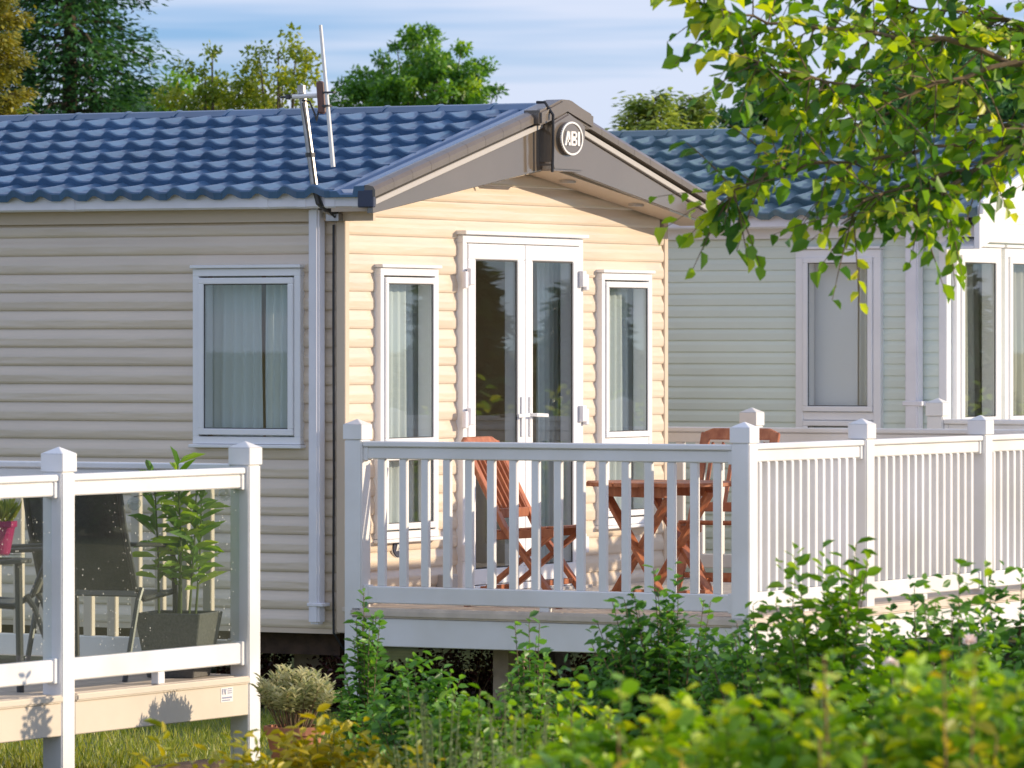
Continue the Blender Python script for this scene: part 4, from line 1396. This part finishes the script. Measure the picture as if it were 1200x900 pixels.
b0 = at(345, 800, 26.4)
vp = thing('potted_shrub', 'cream variegated shrub in a terracotta pot before the glass deck', 'potted plant', (b0.x, b0.y, 0.04), local=True)
vp.scale = (.88, .88, .86)
obj('pot', MB().lathe([(.10, 0), (.105, .01), (.150, .24), (.165, .245), (.168, .29), (.150, .29), (.14, .26)], n=28), M_TERRA, vp)
obj('soil', MB().lathe([(.138, .24), (.12, .262), (.01, .265)], n=16), M_SOIL, vp)
Ps, Ds, Ns, Ts = [], [], [], []
stm = MB()
for i in range(95):
    a = rng.uniform(0, 6.28); rr = math.sqrt(rng.uniform(0, 1))
    tip = np.array([.245 * rr * math.cos(a), .245 * rr * math.sin(a), .60 - .11 * rr * rr + rng.uniform(-.04, .02)])
    s = np.array([.09 * rr * math.cos(a), .09 * rr * math.sin(a), .26])
    cc = np.array([tip[0] * .75, tip[1] * .75, .42])
    if i % 2 == 0: stm.tube([tuple(q) for q in bezier(s, cc, tip, np.linspace(0, 1, 5))], .004, 4, .002)
    m_ = 26
    ts = np.linspace(.45, 1, m_)
    P = bezier(s, cc, tip, ts)
    an = np.arange(m_) * 2.4
    D = np.stack([np.cos(an), np.sin(an), np.linspace(.1, 1.2, m_)], axis=1)
    Ps.append(P); Ds.append(D); Ns.append(np.array([[0, 0, 1.]]) + rng.normal(scale=.3, size=(m_, 3)))
    Ts.append(np.clip(rng.normal(.55, .22, m_) + (ts - .8) * .6, 0, 1))
P = np.concatenate(Ps)
leaves('foliage', P, np.concatenate(Ds), np.concatenate(Ns), rng.uniform(.03, .055, len(P)), rng.uniform(.010, .015, len(P)), np.concatenate(Ts), L_VARI, vp)
obj('stems', stm, M_TWIG, vp, fix=False, kind='stuff')


def gb(px, d): 
    p = at(px, 400, d)
    return (p.x, p.y, .03)


def ht(py, d): return 2.12 - (py - 400) / FPX * d - .03


# golden low plants, left front
bush('golden_shrub', 'bright golden leaved shrub below the potted variegated plant', gb(385, 21.5), .40, ht(843, 21.5), 140, 16, .066, .030, L_YELLOW, M_STEMG, sq=(1, .7), tone_bias=.12)
bush('golden_shrub', 'small golden shrub at the bottom left of the bed', gb(275, 21), .30, ht(866, 21), 80, 14, .062, .026, L_YELLOW, M_STEMG, tone_bias=.05)
bush('golden_shrub', 'golden shrub low at the bottom centre left', gb(470, 19.5), .24, ht(868, 19.5), 60, 14, .062, .028, L_YELLOW, M_STEMG, sq=(1, .7), tone_bias=.0)
bush('young_plant', 'single upright yellow green shoot before the cream fascia', gb(188, 20.5), .07, ht(842, 20.5), 8, 16, .095, .030, L_YELLOW, M_STEMG, t0=.45, tone_bias=-.12, cat='plant', dome=.6)
# evergreen shrubs in front of the white deck
bush('evergreen_shrub', 'dark evergreen shrub with upright tip against the left deck post', gb(428, 25.5), .16, ht(700, 25.5), 29, 40, .058, .027, L_DEEP, M_TWIG, t0=.15, dome=.75, tone_bias=.1, whorl=False)
bush('evergreen_shrub', 'low evergreen shrub under the deck fascia left of the lavender', gb(490, 24.5), .30, ht(768, 24.5), 74, 26, .058, .027, L_DEEP, M_TWIG, t0=.2, tone_bias=.08)
bush('evergreen_shrub', 'slim evergreen shoots below the middle of the deck fascia', gb(622, 24.0), .22, ht(723, 24.0), 45, 30, .058, .027, L_DEEP, M_TWIG, t0=.2, tone_bias=.08, dome=.6)
bush('evergreen_shrub', 'broad evergreen shrub covering the deck corner base', gb(790, 23.5), .52, ht(676, 23.5), 202, 28, .058, .027, L_DEEP, M_TWIG, t0=.2, sq=(1, .6), tone_bias=.06)
bush('evergreen_shrub', 'dark evergreen filling behind the tall leafy shrub', gb(905, 22.8), .45, ht(706, 22.8), 162, 24, .058, .027, L_DEEP, M_TWIG, t0=.2, sq=(1, .6))
bush('evergreen_shrub', 'dark evergreen mound under the right hand deck railing', gb(1075, 22.4), .46, ht(683, 22.4), 175, 24, .058, .027, L_DEEP, M_TWIG, t0=.2, sq=(1, .6))
bush('evergreen_shrub', 'dark evergreen mound at the right edge of the picture', gb(1190, 22.0), .40, ht(668, 22.0), 135, 24, .058, .027, L_DEEP, M_TWIG, t0=.2, sq=(1, .6), tone_bias=.05)
bush('privet_shrub', 'tall leafy green shrub reaching in front of the deck railing', gb(968, 21.0), .36, ht(612, 21.0), 90, 26, .072, .036, L_MID, M_TWIG, t0=.3, dome=.62, sq=(1, .7), tone_bias=.05, spread=.2, stem_r=.005)
bush('privet_shrub', 'leafy green shrub with arching tips by the right hand railing', gb(1125, 20.5), .34, ht(655, 20.5), 70, 24, .072, .036, L_MID, M_TWIG, t0=.3, dome=.6, tone_bias=.0)
bush('privet_shrub', 'low leafy shrub between the lavender and the deck fascia', gb(548, 21.5), .34, ht(800, 21.5), 80, 22, .060, .030, L_MID, M_TWIG, t0=.2, sq=(1, .7), tone_bias=.05)
bush('privet_shrub', 'leafy lime shrub left of the blurred hedge, below the deck middle', gb(668, 20.0), .32, ht(790, 20.0), 80, 22, .060, .032, L_BRIGHT, M_TWIG, t0=.2, sq=(1, .7), tone_bias=.02)
# lavender
for i, (px, d, hpy, rr, lb) in enumerate(((512, 19.0, 812, .26, 'grey green lavender clump left of the centre foreground'), (600, 18.6, 796, .28, 'grey green lavender clump at the centre foreground'), (690, 18.2, 822, .20, 'grey green lavender clump right of the centre foreground'))):
    bush('lavender', lb, gb(px, d), rr, ht(hpy, d), 80, 16, .030, .006, L_LAV, M_STEMG, t0=.25, upright=1, cat='plant', dome=.35, spread=.6, six=False)
# front hedge, close to the lens and soft
for i, (px, d, hpy, rr, n, lb) in enumerate((
        (690, 15.0, 842, .26, 70, 'bright green bush at the bottom centre'),
        (760, 14.6, 806, .34, 95, 'bright green bush right of the bottom centre'),
        (880, 14.2, 800, .36, 100, 'bright green bush before the tall leafy shrub'),
        (1010, 14.0, 790, .36, 100, 'bright green bush at the lower right'),
        (1120, 13.8, 776, .34, 95, 'bright green bush near the lower right corner'),
        (1210, 13.6, 760, .30, 80, 'bright green bush in the lower right corner'))):
    bush('hedge_bush', lb, gb(px, d), rr, ht(hpy, d), int(n * 1.25), 26, .066, .042, L_BRIGHT, M_STEMG, t0=.35, group='bright hedge bushes in the foreground', sq=(1, .8), dome=.25, spread=.7, tone_bias=.05)
bush('golden_shrub', 'blurred yellow leaved shoots in the right foreground', gb(745, 13.2), .17, ht(772, 13.2), 16, 16, .056, .028, L_YELLOW, M_STEMR, t0=.45, tone_bias=-.1)
bush('golden_shrub', 'blurred yellow and red leaved shoots below the right railing', gb(1120, 13.0), .26, ht(762, 13.0), 22, 16, .056, .028, L_YELLOW, M_STEMR, t0=.45, tone_bias=-.02)
bush('sapling', 'blurred sapling with red stems and lime leaves in the foreground', gb(985, 12.6), .13, ht(690, 12.6), 11, 18, .058, .032, L_BRIGHT, M_STEMR, t0=.5, dome=.5, tone_bias=.28, cat='plant', spread=.15, stem_r=.006)
for (px, py, d, lb) in ((1045, 780, 18.0, 'pale blurred blossom among the hedge at right'), (1135, 752, 19.5, 'small pinkish bloom above the hedge at far right'), (962, 808, 17.0, 'small cream bloom low in the hedge')):
    c = at(px, py, d)
    t = thing('flower', lb, 'flower', (c.x, c.y, c.z), local=True, group='pale flowers')
    n = 16
    D = rdir(n); D[:, 2] = np.abs(D[:, 2])
    leaves('petals', np.zeros((n, 3)), D, rdir(n), np.full(n, .032), np.full(n, .026), rng.uniform(0, 1, n), L_PETAL, t)
    obj('stem', MB().tube([(0, 0, 0), (.01, .01, -c.z * .5), (.03, .02, -c.z)], .003, 4), M_STEMG, t)

# dark low planting under the caravan and deck
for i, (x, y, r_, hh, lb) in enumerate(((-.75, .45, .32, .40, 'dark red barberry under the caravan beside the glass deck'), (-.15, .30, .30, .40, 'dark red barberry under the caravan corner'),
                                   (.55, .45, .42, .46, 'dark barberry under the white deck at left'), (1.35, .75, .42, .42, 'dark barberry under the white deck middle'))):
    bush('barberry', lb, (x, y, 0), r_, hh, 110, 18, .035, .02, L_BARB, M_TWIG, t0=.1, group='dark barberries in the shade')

# ------------------------------------------------------------------ overhanging tree, upper right
tr = thing('overhanging_tree', 'leafy tree branch hanging into the upper right of the picture', 'tree', tuple(at(1500, 400, 23.0).xy) + (0.0,))
tb0 = at(1500, 400, 23.0)
obj('trunk', MB().tube([(tb0.x, tb0.y, 0), (tb0.x - .05, tb0.y, 1.6), (tb0.x - .02, tb0.y + .05, 3.0), (tb0.x + .05, tb0.y, 4.6)], .13, 10, .05), M_BARK, tr, smooth=True)
limbs = [
    [(1500, 230, 23.0), (1330, 110, 22.9), (1180, 70, 22.7), (1010, 40, 22.5), (890, 30, 22.4), (815, 8, 22.3)],
    [(1330, 110, 22.9), (1200, 150, 22.6), (1080, 180, 22.5), (960, 200, 22.4), (880, 215, 22.3), (848, 238, 22.3)],
    [(1500, 250, 23.0), (1340, 180, 22.8), (1210, 160, 22.6), (1130, 205, 22.5), (1060, 225, 22.4), (1000, 245, 22.3), (975, 275, 22.3)],
    [(1180, 70, 22.7), (1060, 110, 22.5), (960, 100, 22.3), (880, 75, 22.2)],
    [(1500, 180, 23.0), (1340, 40, 23.1), (1200, -30, 23.0), (1050, -50, 22.9), (900, -40, 22.8)],
    [(1210, 160, 22.6), (1120, 130, 22.9), (1020, 140, 23.0), (930, 150, 22.9)],
    [(1340, 40, 23.1), (1240, 60, 23.3), (1150, 20, 23.3), (1040, 10, 23.2)],
    [(1130, 205, 22.5), (1090, 235, 22.4), (1062, 250, 22.4)],
]
lmb = MB()
anch = []
for li, lim in enumerate(limbs):
    pts = [at(p[0] + 10, p[1] - (14 * k_ / len(lim) if li in (1, 2, 7) else 2), p[2]) for k_, p in enumerate(lim)]
    r0 = .020 if li in (0, 2, 4) else .011
    fine = []
    for a, b in zip(pts, pts[1:]):
        for s in range(4):
            fine.append(a.lerp(b, s / 4) + Vector(rng.normal(scale=.012, size=3)))
    fine.append(pts[-1])
    lmb.tube(fine, r0, 7, .003)
    for j, q in enumerate(fine):
        anch.append((q, (fine[min(j + 1, len(fine) - 1)] - fine[max(j - 1, 0)]).normalized(), j / len(fine), li))
obj('limbs', lmb, M_TWIG, tr, fix=False, kind='stuff')
twg = MB()
LP, LD, LN, LT = [], [], [], []
cand = [a for a in anch if a[2] > .12 and (a[3] not in (1, 2, 7) or rng.uniform() < .5)]
for i in range(430):
    q, dr, f, _ = cand[rng.integers(len(cand))]
    d = np.array(dr) * rng.uniform(.1, .9) + rng.normal(scale=.6, size=3) + np.array([-.1, 0, -.18])
    d /= np.linalg.norm(d)
    ln = rng.uniform(.14, .46) * (1.15 - .4 * f)
    s = np.array(q); e = s + d * ln + np.array([0, 0, -.10 * ln])
    md = (s + e) / 2 + np.array([0, 0, .08 * ln])
    twg.tube([tuple(v) for v in bezier(s, md, e, np.linspace(0, 1, 4))], .004, 4, .0015)
    nl = int(rng.integers(5, 9))
    ts = np.linspace(.2, 1.0, nl)
    P = bezier(s, md, e, ts)
    tone0 = rng.normal(.42, .22)
    for j in range(nl):
        side = (-1) ** j
        perp = np.cross(d, [0, 0, 1.0]); perp /= max(1e-6, np.linalg.norm(perp))
        LP.append(P[j]); LD.append(d * .6 + perp * side * .8 + rng.normal(scale=.35, size=3) + np.array([0, 0, -.45]))
        LN.append(np.array([0, 0, .5]) + SUNV[0] * .45 + rng.normal(scale=.6, size=3))
        LT.append(np.clip(tone0 + rng.normal(scale=.13), 0, 1))
obj('twigs', twg, M_TWIG, tr, fix=False, kind='stuff')
LP = np.array(LP); LD = np.array(LD); LN = np.array(LN); LT = np.array(LT)
LL = rng.uniform(.048, .096, len(LP))
order = rng.permutation(len(LP))
one, rest = order[:300], order[300:]
leaves('leaves', LP[rest], LD[rest], LN[rest], LL[rest], LL[rest] * .62, LT[rest], L_BRANCH, tr)
V, F, k_ = leaf_data(np.zeros((1, 3)), np.array([[0, 1., 0]]), np.array([[0, 0, 1.]]), np.array([1.]), np.array([.62]), True, .18, .12)
lms = []
for tone in (.05, .25, .42, .6, .8, 1.0):
    me = bpy.data.meshes.new('tree_leaf')
    me.from_pydata(V.tolist(), [], F.tolist())
    a_ = me.attributes.new('tone', 'FLOAT', 'POINT'); a_.data.foreach_set('value', [tone] * len(V))
    me.materials.append(L_BRANCH)
    lms.append(me)
for i in one:
    D = Vector(LD[i]).normalized(); N = Vector(LN[i])
    S = D.cross(N).normalized(); N = S.cross(D)
    mt = Matrix((S, D, N)).transposed()
    o = link('leaf', lms[int(round(LT[i] * 5))], LP[i], tr)
    o.rotation_euler = mt.to_euler()
    o.scale = (LL[i],) * 3

# ------------------------------------------------------------------ trees behind
BT = 'trees behind the caravans'
def bp_(px, d):
    p = at(px, 400, d); return (p.x, p.y, 0.0)
conifer('conifer', 'tall dark green conifer at the top left', bp_(82, 52), 7.4, 1.45, 1.2, 17, L_CEDAR, BT, per=900, leaf=.085, droop=.3, seed=4, fan=.5, asp=.35, bush_=.6)
conifer('conifer', 'olive gold cypress at the left edge of the picture', bp_(-12, 47), 5.9, .50, .6, 14, L_OLIVE, BT, per=600, leaf=.06, droop=-.5, seed=5, fan=.5, asp=.4, bush_=.9)
broad_tree('slender_tree', 'dark green bushy tree beside the tall conifer', bp_(180, 54), 4.75, .72, .6, 3.2, 40, .24, 340, .07, L_OAK, BT, seed=6)
broad_tree('slender_tree', 'sparse pale birch left of the aerial mast', bp_(248, 50), 4.98, .50, .4, 3.6, 44, .15, 85, .055, L_BIRCH, BT, seed=7, taper=.8)
broad_tree('slender_tree', 'sparse pale birch rising just left of the aerial', bp_(326, 50), 5.10, .44, .4, 3.6, 44, .15, 85, .055, L_BIRCH, BT, seed=8, taper=.8)
broad_tree('slender_tree', 'low sparse birch between its pale neighbours', bp_(288, 53), 4.90, .46, .4, 3.5, 34, .15, 85, .055, L_BIRCH, BT, seed=9)
conifer('conifer', 'small pale green conifer tip showing over the ridge', bp_(45, 45), 3.98, .35, .5, 7, L_BIRCH, BT, per=120, leaf=.07, droop=-.6, seed=10, bush_=.5)
broad_tree('round_tree', 'rounded leafy tree above the ridge of the cream caravan', bp_(494, 56), 5.30, .86, .8, 3.9, 150, .16, 170, .06, L_OAK, BT, seed=22, taper=1.0)
conifer('conifer', 'light green bushy conifer right of the gable peak', bp_(762, 52), 4.38, .62, 2.4, 8, L_PALE, BT, per=300, leaf=.085, droop=-.7, seed=13, bush_=.8)
conifer('conifer', 'narrow light green conifer beside the overhanging branch', bp_(812, 54), 4.46, .42, 2.4, 8, L_PALE, BT, per=230, leaf=.085, droop=-.7, seed=14, bush_=.8)
broad_tree('round_tree', 'dark tree partly hidden by the overhanging leaves', bp_(885, 60), 4.90, .62, .6, 3.3, 60, .22, 300, .07, L_FAR, BT, seed=15)
broad_tree('round_tree', 'large dark tree behind the overhanging branch', bp_(1085, 58), 5.35, 1.1, 1.0, 3.2, 100, .28, 320, .08, L_FAR, BT, seed=16)
broad_tree('round_tree', 'dark tree at the upper right edge behind the leaves', bp_(1225, 55), 5.0, .7, .7, 3.2, 60, .25, 300, .08, L_FAR, BT, seed=17)
# evergreens across the road, seen mirrored in the glass of the doors
for i, (a, dd, hh, r_) in enumerate(((47, 30, 2.9, 1.0), (52, 26, 3.2, 1.0), (56, 28, 2.7, 1.0), (60, 25, 3.0, .9), (63, 29, 2.8, 1.0), (67, 26, 3.3, 1.1), (72, 28, 2.9, 1.1))):
    conifer('conifer', 'dark conifer in the row mirrored in the door glass', (dd * math.cos(R(a)), 2 + dd * math.sin(R(a)), 0), hh, r_, .2, 9, L_CEDAR, 'conifers mirrored in the doors', per=330, leaf=.2, droop=.2, seed=30 + i, bush_=.6)

for i, (a, dd, hh) in enumerate(((50, 17, 1.7), (55, 16, 1.9), (60, 17, 1.75), (64, 16, 1.9), (69, 17, 1.7))):
    bush('gorse_bush', 'yellow green bush in the row mirrored low in the door glass', (dd * math.cos(R(a)), 2 + dd * math.sin(R(a)), 0), .8, hh, 110, 18, .12, .06, L_BRIGHT, M_TWIG, group='yellow green bushes mirrored in the doors', tone_bias=.3)

# ------------------------------------------------------------------ street lamp behind the ridge
lp = at(150, 122, 60)
la = thing('street_lamp', 'blue domed street lamp just showing above the roof ridge', 'street lamp', (lp.x, lp.y, 0))
obj('column', MB().tube([(lp.x, lp.y, 0), (lp.x, lp.y, 4.50)], .035, 10), M_STEEL, la)
hx = Vector((lp.x, lp.y, 0)) + RV * .085
obj('dome', MB().lathe([(.135, 4.60), (.130, 4.63), (.10, 4.68), (.05, 4.715), (.005, 4.725)], (hx.x, hx.y, 0), 20), M_LAMPB, la, smooth=True)
obj('bracket', MB().tube([(lp.x, lp.y, 4.46), (lp.x, lp.y, 4.58), (hx.x, hx.y, 4.62)], .022, 8), M_LAMPB, la)
